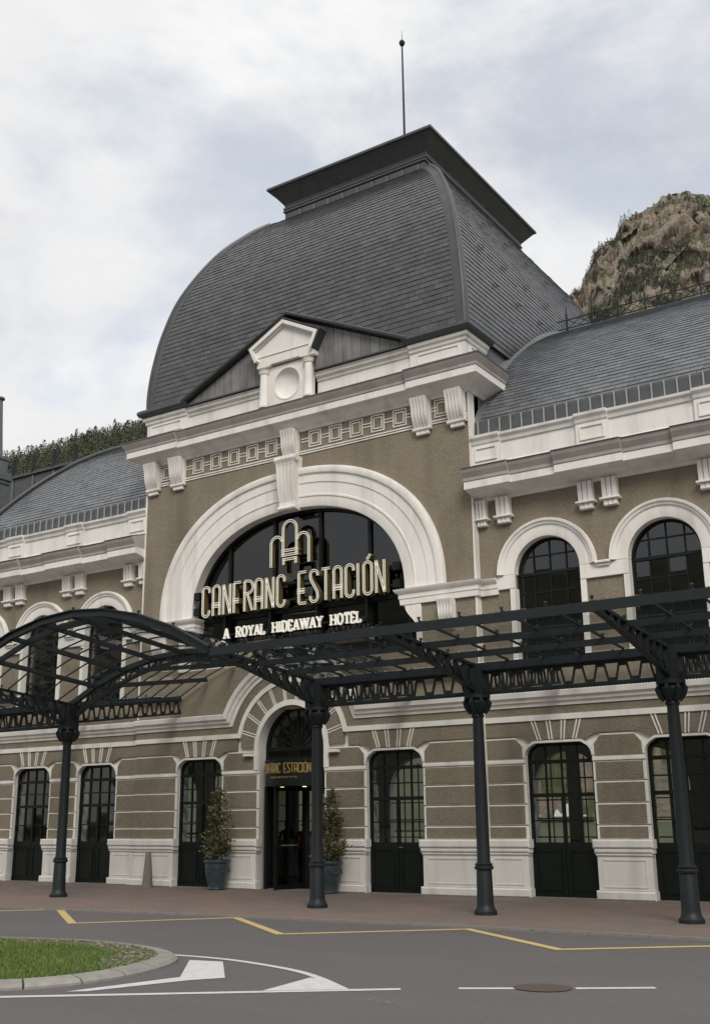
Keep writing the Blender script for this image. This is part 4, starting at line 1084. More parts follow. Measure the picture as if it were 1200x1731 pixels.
# ------------------------------------------------------------------ windows and doors
rw = random.Random(21)
def panes(parent, cells, y, m, name='pane'):
    for c in cells:
        if len(c) < 3: continue
        cx = sum(p[0] for p in c)/len(c); cz = sum(p[1] for p in c)/len(c)
        a, b = rw.uniform(-0.006, 0.006), rw.uniform(-0.006, 0.006)
        G().add([(p[0], y+a*(p[0]-cx)+b*(p[1]-cz), p[1]) for p in c], [tuple(range(len(c)))]).build(name, m, parent)
def grid_window(name, outline, y, xs, zs, m='glass', fr=0.07, mw=0.03, heavy=(), hw=0.06, solid=None, depth=0.06):
    """outline convex ccw polygon (world x,z)"""
    cx = sum(p[0] for p in outline)/len(outline); zmin = min(p[1] for p in outline)
    W_ = empty(name, (cx, y, zmin)); W_.parent = B
    loc = [(p[0]-cx, p[1]-zmin) for p in outline]; xs = [x-cx for x in xs]; zs_ = [z-zmin for z in zs]; heavy = [h-zmin for h in heavy]
    G().sweep(loc, [(0, 0), (0, -depth), (fr, -depth), (fr, 0)], closed=True).build('frame', 'frame', W_)
    x0 = min(p[0] for p in loc); x1 = max(p[0] for p in loc); z0 = 0; z1 = max(p[1] for p in loc)
    sol = 0 if solid is None else solid-zmin
    for x in xs:
        h = mw
        p = clip([(x-h/2, sol), (x+h/2, sol), (x+h/2, z1), (x-h/2, z1)], loc)
        if p: G().prism(p, -depth*0.85, 0.01).build('muntin', 'frame', W_)
    for z in zs_:
        h = hw if any(abs(z-q) < 1e-6 for q in heavy) else mw
        p = clip([(x0, z-h/2), (x1, z-h/2), (x1, z+h/2), (x0, z+h/2)], loc)
        if p: G().prism(p, -depth*(1.1 if h == hw else 0.8), 0.012).build('muntin', 'frame', W_)
    gx_ = [x0]+sorted(xs)+[x1]; gz = [sol]+sorted(z for z in zs_ if z > sol+0.02)+[z1]
    cells = [clip([(a, c), (b, c), (b, d), (a, d)], loc) for a, b in zip(gx_, gx_[1:]) for c, d in zip(gz, gz[1:])]
    panes(W_, cells, -0.02, m)
    if solid is not None:
        xm = 0
        for a, b in ((x0+0.01, -0.012), (0.012, x1-0.01)):
            lf = G().bevbox(a, b, -0.075, 0.02, 0.02, sol, 0.01).build('door_leaf', 'board', W_)
            w = b-a
            G().sweep([(a+0.09, 0.14), (b-0.09, 0.14), (b-0.09, sol-0.12), (a+0.09, sol-0.12)], [(0, -0.07), (0, -0.095), (0.03, -0.095), (0.03, -0.07)], closed=True).build('leaf_moulding', 'board', W_)
    return W_
for w in WIN:
    for sx in (-1, 1):
        c = sx*w; yy = yface(c)+0.16
        o = low_opening(c); o = [(x, max(z, 0.0)) for x, z in o]
        xs = [c-0.375, c, c+0.375]
        Wd = grid_window('window', o, yy, xs, [1.09, 1.585, 2.12, 2.47, 2.83], heavy=(1.09, 2.12, 2.83), hw=0.08, mw=0.03, solid=1.09)
        G().box(-0.03, 0.03, -0.08, 0.02, 1.1, 2.09).build('meeting_stile', 'frame', Wd)
        G().box(c-HW-0.02, c+HW+0.02, yface(c)-0.16, yy+0.05, -0.02, 0.018).build('threshold', 'stone', B)
        if c == -3.03 or c == 3.03:
            G().tube([(0.06, -0.10, 1.0), (0.06, -0.14, 1.02), (0.16, -0.14, 1.02)], 0.012, 6).build('door_handle', 'zinc_light', Wd)
for w in WIN[1:]:
    for sx in (-1, 1):
        c = sx*w; o = arch_opening(c, 0.81, 5.0, 7.10, 0.81, 24)
        grid_window('window', o, YW+0.22, [c-0.4, c, c+0.4], [5.42, 5.82, 6.22, 6.64, 7.08, 7.50], heavy=(7.08, 5.82), hw=0.07, fr=0.07)
bo = arch_opening(0, BIG_A+0.02, 5.62, BIG_ZS, BIG_H+0.02, 44, BIG_EX)
SW = grid_window('sign_window', bo, YC+0.33, [-2.36, -0.80, 0.72, 2.26], [7.0], m='glass_dark', fr=0.10, mw=0.09, hw=0.12, heavy=(7.0,), depth=0.1)
for sx in (-1, 1):
    a, b = sorted((sx*(BIG_A+0.02), sx*(BIG_A+0.33)))
    G().add([(a, -0.02, 0.01), (b, -0.02, 0.01), (b, -0.02, 1.05), (a, -0.02, 1.05)], [(0, 1, 2, 3)]).build('side_pane', 'glass_dark', SW)
# the strip of centre wall between the arch sill and the door is already roughcast; door fanlight
fo = arch_opening(0, DOOR_HW, 3.12, DOOR_ZS, DOOR_R, 30)
FL = empty('fanlight', (0, YC+0.32, 3.12)); FL.parent = B
lo_ = [(x, z-3.12) for x, z in fo]
G().sweep(lo_, [(0, 0), (0, -0.07), (0.09, -0.07), (0.09, 0)], closed=True).build('frame', 'frame', FL)
zs_ = DOOR_ZS-3.12
for k in range(1, 8):
    a = PI*k/8; G().bar((0, -0.03, zs_), (math.cos(a)*0.96, -0.03, zs_+math.sin(a)*0.98), 0.035, 0.05, (0, 1, 0)).build('muntin', 'frame', FL)
G().sweep(arc(0, zs_, 0.45, 0.45, 0, PI, 16), [(0.02, 0), (0.02, -0.055), (-0.02, -0.055), (-0.02, 0)]).build('muntin', 'frame', FL)
G().box(-0.95, 0.95, -0.07, 0.0, zs_-0.05, zs_+0.04).build('transom', 'frame', FL)
cells = []
for k in range(8):
    a0, a1 = PI*k/8, PI*(k+1)/8; am = (a0+a1)/2
    for ra, rb_ in ((0.0, 0.45), (0.45, 0.98)):
        cells.append(([(0, zs_)] if ra == 0 else [(math.cos(a1)*ra, zs_+math.sin(a1)*ra), (math.cos(a0)*ra, zs_+math.sin(a0)*ra)])+[(math.cos(a0)*rb_, zs_+math.sin(a0)*rb_), (math.cos(am)*rb_*1.01, zs_+math.sin(am)*rb_*1.01), (math.cos(a1)*rb_, zs_+math.sin(a1)*rb_)])
panes(FL, cells, -0.015, 'glass')
# revolving door: drum with curved fascia, curved glass, wings, posts
RD = empty('revolving_door', (0, YC+0.62, 0)); RD.parent = B
DR = 1.0
def drum(name, r0_, r1__, z0, z1, m, a0=0, a1=2*PI, n_=40):
    G().lathe((0, 0, 0), [(r0_, z0), (r1__, z0), (r1__, z1), (r0_, z1), (r0_, z0)], n_, a0, a1 if a1-a0 < 6.28 else a0+2*PI-1e-3).build(name, m, RD, smooth=True)
drum('fascia', DR-0.06, DR+0.03, 2.52, 3.06, 'board')
drum('fascia_rim', DR-0.02, DR+0.06, 3.06, 3.115, 'frame')
drum('fascia_rim', DR-0.02, DR+0.045, 2.47, 2.515, 'frame')
G().lathe((0, 0, 0), [(0.001, 2.46), (DR-0.06, 2.46), (DR-0.06, 2.515), (0.001, 2.515)], 40).build('drum_ceiling', 'board', RD)
for (a0, a1) in ((PI*0.86, PI*1.22), (PI*1.78, PI*2.14)):
    drum('curved_glass', DR-0.012, DR, 0.05, 2.46, 'glass', a0, a1, 12)
    for a in (a0, a1, (a0+a1)/2):
        G().box(-0.04, 0.04, -0.04, 0.04, 0, 2.47).build('drum_post', 'frame', RD).location = (math.cos(a)*DR, math.sin(a)*DR, 0)
for k in range(3):
    a = math.radians(250+120*k); c_, s_ = math.cos(a), math.sin(a)
    wg = G()
    for (ra, rb_, z0, z1) in ((0.03, 0.94, 0.02, 0.12), (0.03, 0.94, 2.36, 2.45), (0.86, 0.94, 0.12, 2.36), (0.03, 0.09, 0.12, 2.36)):
        wg.bar((c_*ra, s_*ra, (z0+z1)/2), (c_*rb_, s_*rb_, (z0+z1)/2), 0.04, z1-z0)
    w_ = wg.build('door_wing', 'frame', RD)
    G().add([(c_*0.09, s_*0.09, 0.12), (c_*0.86, s_*0.86, 0.12), (c_*0.86, s_*0.86, 2.36), (c_*0.09, s_*0.09, 2.36)], [(0, 1, 2, 3)]).build('pane', 'glass', RD)
    G().tube([(c_*0.3-s_*0.05, s_*0.3+c_*0.05, 1.05), (c_*0.78-s_*0.05, s_*0.78+c_*0.05, 1.05)], 0.015, 6).build('push_bar', 'zinc_light', RD)
G().tube([(0, 0, 0), (0, 0, 2.46)], 0.04, 10).build('shaft', 'frame', RD)
for x in (-0.35, 0.35):
    G().lathe((x, -0.55, 2.45), [(0.001, 0.0), (0.05, 0.0), (0.05, 0.012), (0.001, 0.012)], 12).build('downlight', 'lamp', RD)
for sx in (-1, 1):
    G().box(sx*0.97-0.05, sx*0.97+0.05, YC+0.24, YC+0.36, 0, 3.12).build('door_jamb', 'frame', B)
G().box(-1.1, 1.1, YC-0.2, YC+0.4, -0.02, 0.016).build('threshold', 'stone', B)

# ------------------------------------------------------------------ interior (seen through the glass)
G().box(XL, XR, YC+0.42, 13.0, -0.06, 0.012).build('interior_floor', 'int_floor', B)
G().box(XL, XR, YC+0.45, 12.6, 4.25, 4.55).build('interior_ceiling', 'int_wall', B)
rear = [arch_opening(x, 1.2, 0.4, 2.6, 1.2, 16) for x in (-15.6,-12.7,-9.6,-6.7,-3.8,-0.9,2.0,4.9,7.8,10.7,13.6)]
G().sheet([(XL, -0.05), (XR, -0.05), (XR, 4.25), (XL, 4.25)], rear, 12.6, 12.9).build('rear_wall', 'int_wall', B)
for x in (-15.6,-12.7,-9.6,-6.7,-3.8,-0.9,2.0,4.9,7.8,10.7,13.6):
    g = G()
    for k in (-0.6, 0, 0.6): g.box(x+k-0.02, x+k+0.02, 12.64, 12.68, 0.4, 3.6)
    for z in (1.0, 1.6, 2.2): g.box(x-1.19, x+1.19, 12.645, 12.675, z-0.02, z+0.02)
    g.build('rear_window_bars', 'frame', B)
for x in (-12.0, -8.4, -4.8, 4.8, 8.4, 12.0):
    G().lathe((x, 6.4, 0.012), [(0.26, 0), (0.26, 0.3), (0.2, 0.35), (0.18, 3.8), (0.28, 4.0), (0.28, 4.237)], 16).build('hall_column', 'int_wall', B, smooth=True)
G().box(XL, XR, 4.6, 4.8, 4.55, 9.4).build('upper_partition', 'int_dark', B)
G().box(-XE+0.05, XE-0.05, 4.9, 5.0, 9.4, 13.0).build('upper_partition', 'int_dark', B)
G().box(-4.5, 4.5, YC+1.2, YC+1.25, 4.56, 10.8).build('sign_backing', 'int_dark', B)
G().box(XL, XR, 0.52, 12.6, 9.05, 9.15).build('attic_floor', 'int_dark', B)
for x in (XL, XR-0.2):
    G().box(x, x+0.2, 0.5, 12.7, -0.05, 11).build('end_wall', 'stucco', B)
G().box(XL, XR, 12.6, 12.9, 4.25, 11.0).build('rear_wall', 'stucco', B)
# reception desk and columns inside
G().bevbox(-5.7, -3.4, 5.1, 5.6, 0.012, 1.08, 0.03).build('reception_desk', 'int_wall', B)

# ================================================================== LIT ROOF-SIGN ON THE BIG WINDOW
def stroke_letters():
    w = 0.235; r = w/2; q = lambda cx, cz, rad, a, b, n_=8: [(cx+rad*math.cos(a+(b-a)*i/n_), cz+rad*math.sin(a+(b-a)*i/n_)) for i in range(n_+1)]
    h = 0.82; D = {}
    D['C'] = [q(r, h-r, r, 0, PI)+q(r, r, r, PI, 2*PI)]
    D['C'][0] = [(w, h-r-0.05)]+D['C'][0]+[(w, r+0.05)]
    D['A'] = [[(0, 0), (0, h-r)]+q(r, h-r, r, PI, 0)+[(w, h-r), (w, 0)], [(-0.04, 0.32), (w+0.04, 0.32)], [(-0.04, 0.245), (w+0.04, 0.245)]]
    D['N'] = [[(0, 0), (0, h), (w, 0), (w, h)]]
    D['F'] = [[(0, 0), (0, h), (w, h)], [(-0.05, 0.36), (w*0.72, 0.36)], [(-0.05, 0.29), (w*0.72, 0.29)]]
    D['R'] = [[(0, 0), (0, h), (r, h)]+q(r, h-r*1.45, r*1.45, PI/2, -PI/2)[1:]+[(0, h-2.9*r)], [(r*0.8, h-2.9*r), (w+0.03, 0)]]
    D['E'] = [[(w, h), (0.04, h), (0, h-0.04), (0, 0.04), (0.04, 0), (w, 0)], [(-0.05, 0.36), (w*0.8, 0.36)], [(-0.05, 0.29), (w*0.8, 0.29)]]
    D['S'] = [[(w, h-r-0.03)]+q(r, h-r, r, 0, PI)+[(0.02, h-r-0.12), (w-0.02, r+0.14), (w, r)]+q(r, r, r, 0, -PI)+[(0, r+0.04)]]
    D['T'] = [[(-0.01, h), (w+0.01, h)], [(r, h), (r, 0)]]
    D['I'] = [[(0.0, 0), (0.0, h)]]
    D['O'] = [q(r, h-r, r, 0, PI)+q(r, r, r, PI, 2*PI)+[(w, h-r)]]
    D['Ó'] = D['O']+[[(r-0.02, h+0.06), (r+0.09, h+0.19)]]
    return D, w
LD, LW = stroke_letters()
SGY = YC-0.12
sign = empty('hotel_sign', (0, SGY, 7.05)); thing(sign, 'illuminated white and brass hotel name sign with arch emblem inside the big arch', 'sign')
def split_sharp(strokes):
    out_ = []
    for p in strokes:
        p = [q for i, q in enumerate(p) if i == 0 or math.dist(q, p[i-1]) > 1e-5]; cur = [p[0]]
        for i in range(1, len(p)):
            cur.append(p[i])
            if i < len(p)-1:
                a = Vector(p[i])-Vector(p[i-1]); b = Vector(p[i+1])-Vector(p[i])
                if a.angle(b) > math.radians(75): out_.append(cur); cur = [p[i]]
        out_.append(cur)
    return out_
def letter(name, strokes, ox, oz, parent, wd=0.066, dep=0.19):
    g = G(); f = G()
    for pth in split_sharp([[(x+ox, z+oz) for x, z in s_] for s_ in strokes]):
        g.sweep(pth, [(-wd/2, 0.0), (-wd/2, dep), (wd/2, dep), (wd/2, 0.0)])
        for sd_ in (-1, 1):
            c_ = sd_*wd*0.38
            f.sweep(pth, [(c_-0.0075, -0.004), (c_-0.0075, -0.018), (c_+0.0075, -0.018), (c_+0.0075, -0.004)])
    o = g.build(name, 'gold', parent); f.build('lit_tube', 'neon', o); return o
txt = 'CANFRANC ESTACIÓN'
wid = lambda ch: {' ': 0.20, 'I': 0.04}.get(ch, LW)
gap = 0.088; tot = sum(wid(c)+gap for c in txt)-gap
sc_gap = (5.90-sum(wid(c) for c in txt))/(len(txt)-1)
x = -2.98
for ch in txt:
    if ch != ' ': letter('letter', LD[ch], x, 0.0, sign)
    x += wid(ch)+sc_gap
def hp_(cx, cz, r, a, b, n_=10): return [(cx+r*math.cos(a+(b-a)*i/n_), cz+r*math.sin(a+(b-a)*i/n_)) for i in range(n_+1)]
em = [[(-0.22, 0.24), (-0.22, 0.98)]+hp_(0, 0.98, 0.22, PI, 0)+[(0.22, 0.98), (0.22, 0.24)],
      [(-0.62, 0.0), (-0.62, 0.62)]+hp_(-0.43, 0.62, 0.19, PI, 0.25), [(0.62, 0.0), (0.62, 0.62)]+hp_(0.43, 0.62, 0.19, 0, PI-0.25),
      [(-0.28, 0.40), (0.28, 0.40)], [(-0.28, 0.28), (0.28, 0.28)], [(-0.22, 0.16), (0.22, 0.16)], [(-0.20, 0.02), (-0.20, 0.20)], [(0.20, 0.02), (0.20, 0.20)]]
letter('emblem', em, 0.0, 1.08, sign, 0.07, 0.12)
for z in (0.18, 0.62):
    G().box(-3.22, 3.22, 0.15, 0.20, z-0.03, z+0.03).build('support_rail', 'frame', sign)
    for x in (-3.24, 3.24): G().box(x-0.10, x+0.10, 0.02, 0.22, z-0.10, z+0.10).build('rail_bracket', 'frame', sign)
for x in (-2.36, -0.8, 0.72, 2.26):
    G().box(x-0.03, x+0.03, 0.18, 0.46, -0.65, 0.85).build('support_post', 'frame', sign)
def font_letters(text, size, bold, extr):
    """each character of the built-in font as its own mesh, with its offset"""
    res = []; 
    for i, ch in enumerate(text):
        cu = bpy.data.curves.new('t', 'FONT'); cu.body = text[:i+1]; cu.size = size; cu.extrude = extr; cu.offset = bold; cu.resolution_u = 3; cu.space_character = 1.08
        ob_ = bpy.data.objects.new('t', cu); COL.objects.link(ob_)
        bpy.context.view_layer.update(); full = ob_.dimensions.x
        cu.body = ch; bpy.context.view_layer.update(); own = ob_.dimensions.x
        me = None
        if ch != ' ':
            dg = bpy.context.evaluated_depsgraph_get(); me = bpy.data.meshes.new_from_object(ob_.evaluated_get(dg))
            xm = max(v.co.x for v in me.vertices)
        bpy.data.objects.remove(ob_); bpy.data.curves.remove(cu)
        if me: res.append((me, full-own, own))
    return res
def slab(ch):
    h = 0.27; w = {'I': 0.05, 'L': 0.105, 'E': 0.105, 'W': 0.25, 'O': 0.15, 'D': 0.135, 'R': 0.13, 'H': 0.14, 'T': 0.13}.get(ch, 0.145); st = []; sf = []
    q = lambda cx, cz, ra, rb, a, b, n_=10: [(cx+ra*math.cos(a+(b-a)*i/n_), cz+rb*math.sin(a+(b-a)*i/n_)) for i in range(n_+1)]
    if ch == 'A': st = [[(0, 0), (w/2, h)], [(w/2, h), (w, 0)], [(w*0.22, 0.09), (w*0.78, 0.09)]]; sf = [(0, 0), (w, 0)]
    if ch == 'R': st = [[(0, 0), (0, h)], [(0, h), (w*0.5, h)]+q(w*0.5, h*0.74, w*0.42, h*0.26, PI/2, -PI/2)[1:]+[(0, h*0.48)], [(w*0.5, h*0.48), (w, 0)]]; sf = [(0, 0), (0, h), (w, 0)]
    if ch == 'O': st = [q(w/2, h/2, w/2, h/2, 0, 2*PI, 24)]
    if ch == 'Y': st = [[(0, h), (w/2, h*0.45)], [(w, h), (w/2, h*0.45)], [(w/2, h*0.45), (w/2, 0)]]; sf = [(0, h), (w, h), (w/2, 0)]
    if ch == 'L': st = [[(0, 0), (0, h)], [(0, 0), (w, 0)], [(w, 0), (w, 0.07)]]; sf = [(0, 0), (0, h)]
    if ch == 'H': st = [[(0, 0), (0, h)], [(w, 0), (w, h)], [(0, h/2), (w, h/2)]]; sf = [(0, 0), (0, h), (w, 0), (w, h)]
    if ch == 'I': st = [[(w/2, 0), (w/2, h)]]; sf = [(w/2, 0), (w/2, h)]
    if ch == 'D': st = [[(0, 0), (0, h)], [(0, h), (w*0.4, h)]+q(w*0.4, h/2, w*0.6, h/2, PI/2, -PI/2, 12)[1:]+[(0, 0)]]; sf = [(0, 0), (0, h)]
    if ch == 'E': st = [[(0, 0), (0, h)], [(0, 0), (w, 0)], [(0, h), (w, h)], [(0, h/2), (w*0.75, h/2)], [(w, 0), (w, 0.06)], [(w, h), (w, h-0.06)]]; sf = [(0, 0), (0, h)]
    if ch == 'W': st = [[(0, h), (w*0.25, 0)], [(w*0.25, 0), (w*0.5, h)], [(w*0.5, h), (w*0.75, 0)], [(w*0.75, 0), (w, h)]]; sf = [(0, h), (w, h), (w*0.5, h)]
    if ch == 'T': st = [[(0, h), (w, h)], [(w/2, h), (w/2, 0)], [(0, h), (0, h-0.06)], [(w, h), (w, h-0.06)]]; sf = [(w/2, 0)]
    return st, sf, w
sub = empty('subtitle_rail', (0, 0, 0)); sub.parent = sign
G().box(-2.3, 2.3, 0.12, 0.15, -0.57, -0.53).build('rail', 'frame', sub)
stx = 'A ROYAL HIDEAWAY HOTEL'; sw = [0.16 if c == ' ' else slab(c)[2] for c in stx]
sg = (4.40-sum(sw))/(len(stx)-1); x = -2.24
for c, w in zip(stx, sw):
    if c != ' ':
        st, sf, _ = slab(c); g = G(); wd = 0.036
        for pth in split_sharp(st): g.sweep([(p[0]+x, p[1]-0.66) for p in pth], [(-wd/2, 0.03), (-wd/2, 0.09), (wd/2, 0.09), (wd/2, 0.03)])
        for fx, fz in sf:
            zz_ = fz-0.66+(0.014 if fz < 0.1 else -0.014); g.box(x+fx-0.036, x+fx+0.036, 0.028, 0.088, zz_-0.013, zz_+0.013)
        g.build('subtitle_letter', 'neon', sign)
    x += w+sg
# gold lettering on the drum of the revolving door
DS = empty('door_sign_lettering', (0, YC+0.62, 2.62)); DS.parent = B
arcw = 1.50; scx = 0.235/0.82; xx = 0.0
tw_ = sum(wid(c)+0.10 for c in txt)*scx; st_a = -PI/2-tw_/2/1.03
for ch in txt:
    if ch != ' ':
        g = G(); a = st_a+(xx+wid(ch)*scx/2)/1.03
        for s_ in split_sharp(LD[ch]): g.sweep([((px-wid(ch)/2)*scx*1.0, pz*scx*1.0) for px, pz in s_], [(-0.011, 0.0), (-0.011, -0.012), (0.011, -0.012), (0.011, 0.0)])
        o = g.build('gold_letter', 'gold_leaf', DS); o.location = (math.cos(a)*1.033, math.sin(a)*1.033, 0.17); o.rotation_euler = (0, 0, a+PI/2)
    xx += (wid(ch)+0.10)*scx
FT2 = font_letters('A ROYAL HIDEAWAY HOTEL', 0.062, 0.0, 0.004); t2 = FT2[-1][1]+FT2[-1][2]
for me, off, own in FT2:
    xm = (min(v.co.x for v in me.vertices)+max(v.co.x for v in me.vertices))/2; me.transform(Matrix.Translation((-xm, 0, 0)))
    a = -PI/2+(off+own/2-t2/2)/1.035
    o = link('gold_letter', me, 'gold_leaf', DS); o.rotation_euler = (PI/2, 0, a+PI/2); o.location = (math.cos(a)*1.036, math.sin(a)*1.036, 0.04)

# ================================================================== ENTRANCE CANOPY
CN = empty('entrance_canopy', (0, -4.19, 0)); thing(CN, 'dark cast-iron and glass canopy on slim columns with a vaulted bay at the door', 'canopy')
YO, YCOL, YWL = -7.56+4.19, 0.0, -0.25+4.19          # local depth: outer edge, column line, wall line
SP = 3.683
COLX = [-2*SP, -SP, SP, 2*SP, 3*SP, 4*SP]
def zsec(y):     # height of the glass plane along the section (butterfly)
    return 4.43+(0.27*(-y)/(-YO) if y < 0 else 0.50*y/YWL)
def rise(y): return 1.08 if y < -0.5 else (0.98 if y < 0.5 else 1.08)
# columns
shaft = [(0.205, 0.0), (0.205, 0.06), (0.17, 0.10), (0.155, 0.16), (0.15, 0.20), (0.14, 0.74), (0.135, 0.76), (0.17, 0.775), (0.175, 0.81), (0.15, 0.835), (0.165, 0.86), (0.125, 0.885), (0.118, 0.93), (0.112, 2.2), (0.098, 3.46)]
capital = [(0.10, 3.46), (0.12, 3.48), (0.12, 3.51), (0.105, 3.53), (0.14, 3.57), (0.18, 3.62), (0.205, 3.69), (0.215, 3.74), (0.19, 3.78), (0.21, 3.80), (0.245, 3.82), (0.245, 3.88), (0.10, 3.88)]
sh_me = G().lathe((0, 0, 0), shaft, 22).mesh('column', True); cp_me = G().lathe((0, 0, 0), capital, 16).mesh('capital', True)
lf = G()
for k in range(8):
    a = 2*PI*k/8; c_, s_ = math.cos(a), math.sin(a); 
    lf.tube([(c_*0.14, s_*0.14, 3.55), (c_*0.21, s_*0.21, 3.64), (c_*0.25, s_*0.25, 3.74), (c_*0.225, s_*0.225, 3.80), (c_*0.19, s_*0.19, 3.77)], [0.04, 0.045, 0.04, 0.03, 0.015], 6)
lf_me = lf.mesh('capital_leaves', True)
for me in (sh_me, cp_me, lf_me): me.materials.append(M['steel'])
for x in COLX:
    c = link('column', sh_me, None, CN); c.location = (x, 0, 0)
    link('capital', cp_me, None, c); link('capital_leaves', lf_me, None, c)
    G().box(-0.19, 0.19, -0.16, 0.16, 3.88, 4.40).build('column_head', 'steel', c)
def lattice(p, q, h, n_, w=0.045, cell=0.042):
    """parallel-chord lattice with flat plates where the diagonals meet"""
    p, q = Vector(p), Vector(q); g = G(); u = Vector((0, 0, 1))
    g.bar(p+u*(h-0.03), q+u*(h-0.03), w*1.7, 0.06); g.bar(p+u*0.025, q+u*0.025, w*1.7, 0.05)
    d = (q-p)/n_
    for i in range(n_):
        a = p+d*i; m_ = p+d*(i+0.5); b = p+d*(i+1)
        g.bar(a+u*0.05+d*0.16, m_+u*(h-0.06)-d*0.16, 0.03, cell, (q-p).normalized().cross(u)); g.bar(m_+u*(h-0.06)+d*0.16, b+u*0.05-d*0.16, 0.03, cell, (q-p).normalized().cross(u))
        dn = d.normalized()
        g.bar(m_+u*(h-0.085)-dn*abs(d.length)*0.2, m_+u*(h-0.085)+dn*abs(d.length)*0.2, 0.035, 0.06)
        for e in ((a, 1), (b, -1)): g.bar(e[0]+u*0.08, e[0]+u*0.08+dn*e[1]*d.length*0.2, 0.035, 0.06)
    return g
# girders along the column line (not across the vaulted bay)
for x0, x1 in ((-3*SP, -2*SP), (-2*SP, -SP), (SP, 2*SP), (2*SP, 3*SP), (3*SP, 4*SP)):
    g = lattice((x0+0.2, 0, 3.90), (x1-0.2, 0, 3.90), 0.42, 8)
    for i in range(60):      # beaded lower edge
        xx = x0+0.22+(x1-x0-0.44)*i/59; g.box(xx-0.012, xx+0.012, -0.05, 0.05, 3.875, 3.90)
    g.build('lattice_girder', 'steel', CN)
# cross girders from each column to the wall
for x in COLX:
    lattice((x, 0.22, 3.98), (x, YWL, 4.46), 0.40, 11, 0.05, 0.04).build('cross_girder', 'steel', CN)
    # cantilever rafters, deep at the column and tapering outwards
    r_ = G(); n_ = 7
    zt0, zt1 = 4.46, zsec(YO)+0.04
    r_.bar((x, -0.05, zt0-0.03), (x, YO, zt1-0.03), 0.10, 0.05)
    zb0, zb1 = 3.96, zt1-0.12
    cur = []
    for i in range(11):
        t = i/10; y_ = -0.15+(YO+0.15)*t; zb = zb1+(zb0-zb1)*(1-t)**1.2; cur.append((x, y_, zb))
    for a, b in zip(cur, cur[1:]): r_.bar(a, b, 0.10, 0.04)
    for i, (a) in enumerate(cur[:-1]):
        t = i/10; top = zt0+(zt1-zt0)*t-0.06
        r_.bar((x, a[1], a[2]), (x, a[1], top), 0.09, 0.05, (0, 1, 0))
        if i < 9:
            b = cur[i+1]; topb = zt0+(zt1-zt0)*(i+1)/10-0.06
            if topb-b[2] > 0.15: r_.bar((x, a[1], a[2]), (x, b[1], topb), 0.03, 0.03, (1, 0, 0))
    r_.build('rafter', 'steel', CN)
# purlins, glazing bars, studs and glass of the flat bays
PY = [YO, -2.05, -1.08, -0.12]
PYI = [0.12, 1.35, 2.6, YWL]
spans = [(-3*SP, -SP), (SP, 4*SP+0.3)]
for x0, x1 in spans:
    for k, y_ in enumerate(PY+PYI):
        hgt = 0.15 if k == 0 else (0.11 if k < 3 else (0.14 if k < 5 else 0.09))
        z = zsec(y_)-hgt/2+0.02
        G().bar((x0, y_, z), (x1, y_, z), 0.05, hgt).build('purlin', 'steel', CN)
nb_ = 5
stud = G().lathe((0, 0, 0), [(0.018, 0), (0.018, 0.03), (0.034, 0.034), (0.03, 0.055)], 8).mesh('stud'); stud.materials.append(M['steel'])
bays = [(-3*SP, -2*SP), (-2*SP, -SP), (SP, 2*SP), (2*SP, 3*SP), (3*SP, 4*SP)]
for x0, x1 in bays:
    for i in range(nb_+1):
        xx = x0+(x1-x0)*i/nb_
        if 0 < i < nb_:
            for ya, yb_ in ((PY[0], PY[-1]), (PYI[0], PYI[-1])):
                G().bar((xx, ya, zsec(ya)+0.035), (xx, yb_, zsec(yb_)+0.035), 0.03, 0.035).build('glazing_bar', 'steel', CN)
        for y_ in (PY[0], PY[1], PY[2], PYI[1], PYI[2]):
            o = link('stud', stud, None, CN); o.location = (xx, y_, zsec(y_)+0.05)
    for i in range(nb_):
        xa = x0+(x1-x0)*i/nb_+0.02; xb = x0+(x1-x0)*(i+1)/nb_-0.02
        for ys in (PY, PYI):
            for ya, yb_ in zip(ys, ys[1:]):
                dz = random.uniform(-0.004, 0.004)
                G().add([(xa, ya+0.01, zsec(ya)+0.04), (xb, ya+0.01, zsec(ya)+0.04+dz), (xb, yb_-0.01, zsec(yb_)+0.04+dz), (xa, yb_-0.01, zsec(yb_)+0.04)], [(0, 1, 2, 3)]).build('glass_pane', 'glass_roof', CN)
# vaulted bay
NA = 8
def vault(x_t, y):   # x_t 0..PI across the bay; straight facets between the purlins
    f = x_t/PI*NA; i = min(int(f+1e-9), NA-1); f -= i
    p = [(SP*(1-2*k/NA), zsec(y)+rise(y)*(1-(1-2*k/NA)**2)) for k in (i, i+1)]
    return (p[0][0]+(p[1][0]-p[0][0])*f, p[0][1]+(p[1][1]-p[0][1])*f)
vy = [YO, -2.9, -2.4, -1.9, -1.4, -0.9, -0.4, 0.0, 0.55, 1.1, 1.65, 2.2, 2.75, 3.3, YWL]
for k, y_ in enumerate(vy):
    big_ = k == 0; mid = k == 7
    c = [(*vault(PI*i/NA, y_),) for i in range(NA+1)]
    w_, h_ = (0.03, 0.11) if big_ else ((0.05, 0.12) if mid else (0.011, 0.03))
    G().sweep(c, [(-0.02, y_-w_), (h_-0.02, y_-w_), (h_-0.02, y_+w_), (-0.02, y_+w_)]).build('arch_rib', 'steel', CN)
    if big_:
        G().sweep(c, [(-0.045, y_-0.08), (-0.02, y_-0.08), (-0.02, y_+0.08), (-0.045, y_+0.08)]).build('rib_flange', 'steel', CN)
        G().sweep(c, [(0.09, y_-0.055), (0.11, y_-0.055), (0.11, y_+0.055), (0.09, y_+0.055)]).build('rib_flange', 'steel', CN)
    if k in (0, 4):
        for i in range(1, NA):
            o = link('stud', stud, None, CN); vx, vz = vault(PI*i/NA, y_); o.location = (vx, y_, vz+0.05)
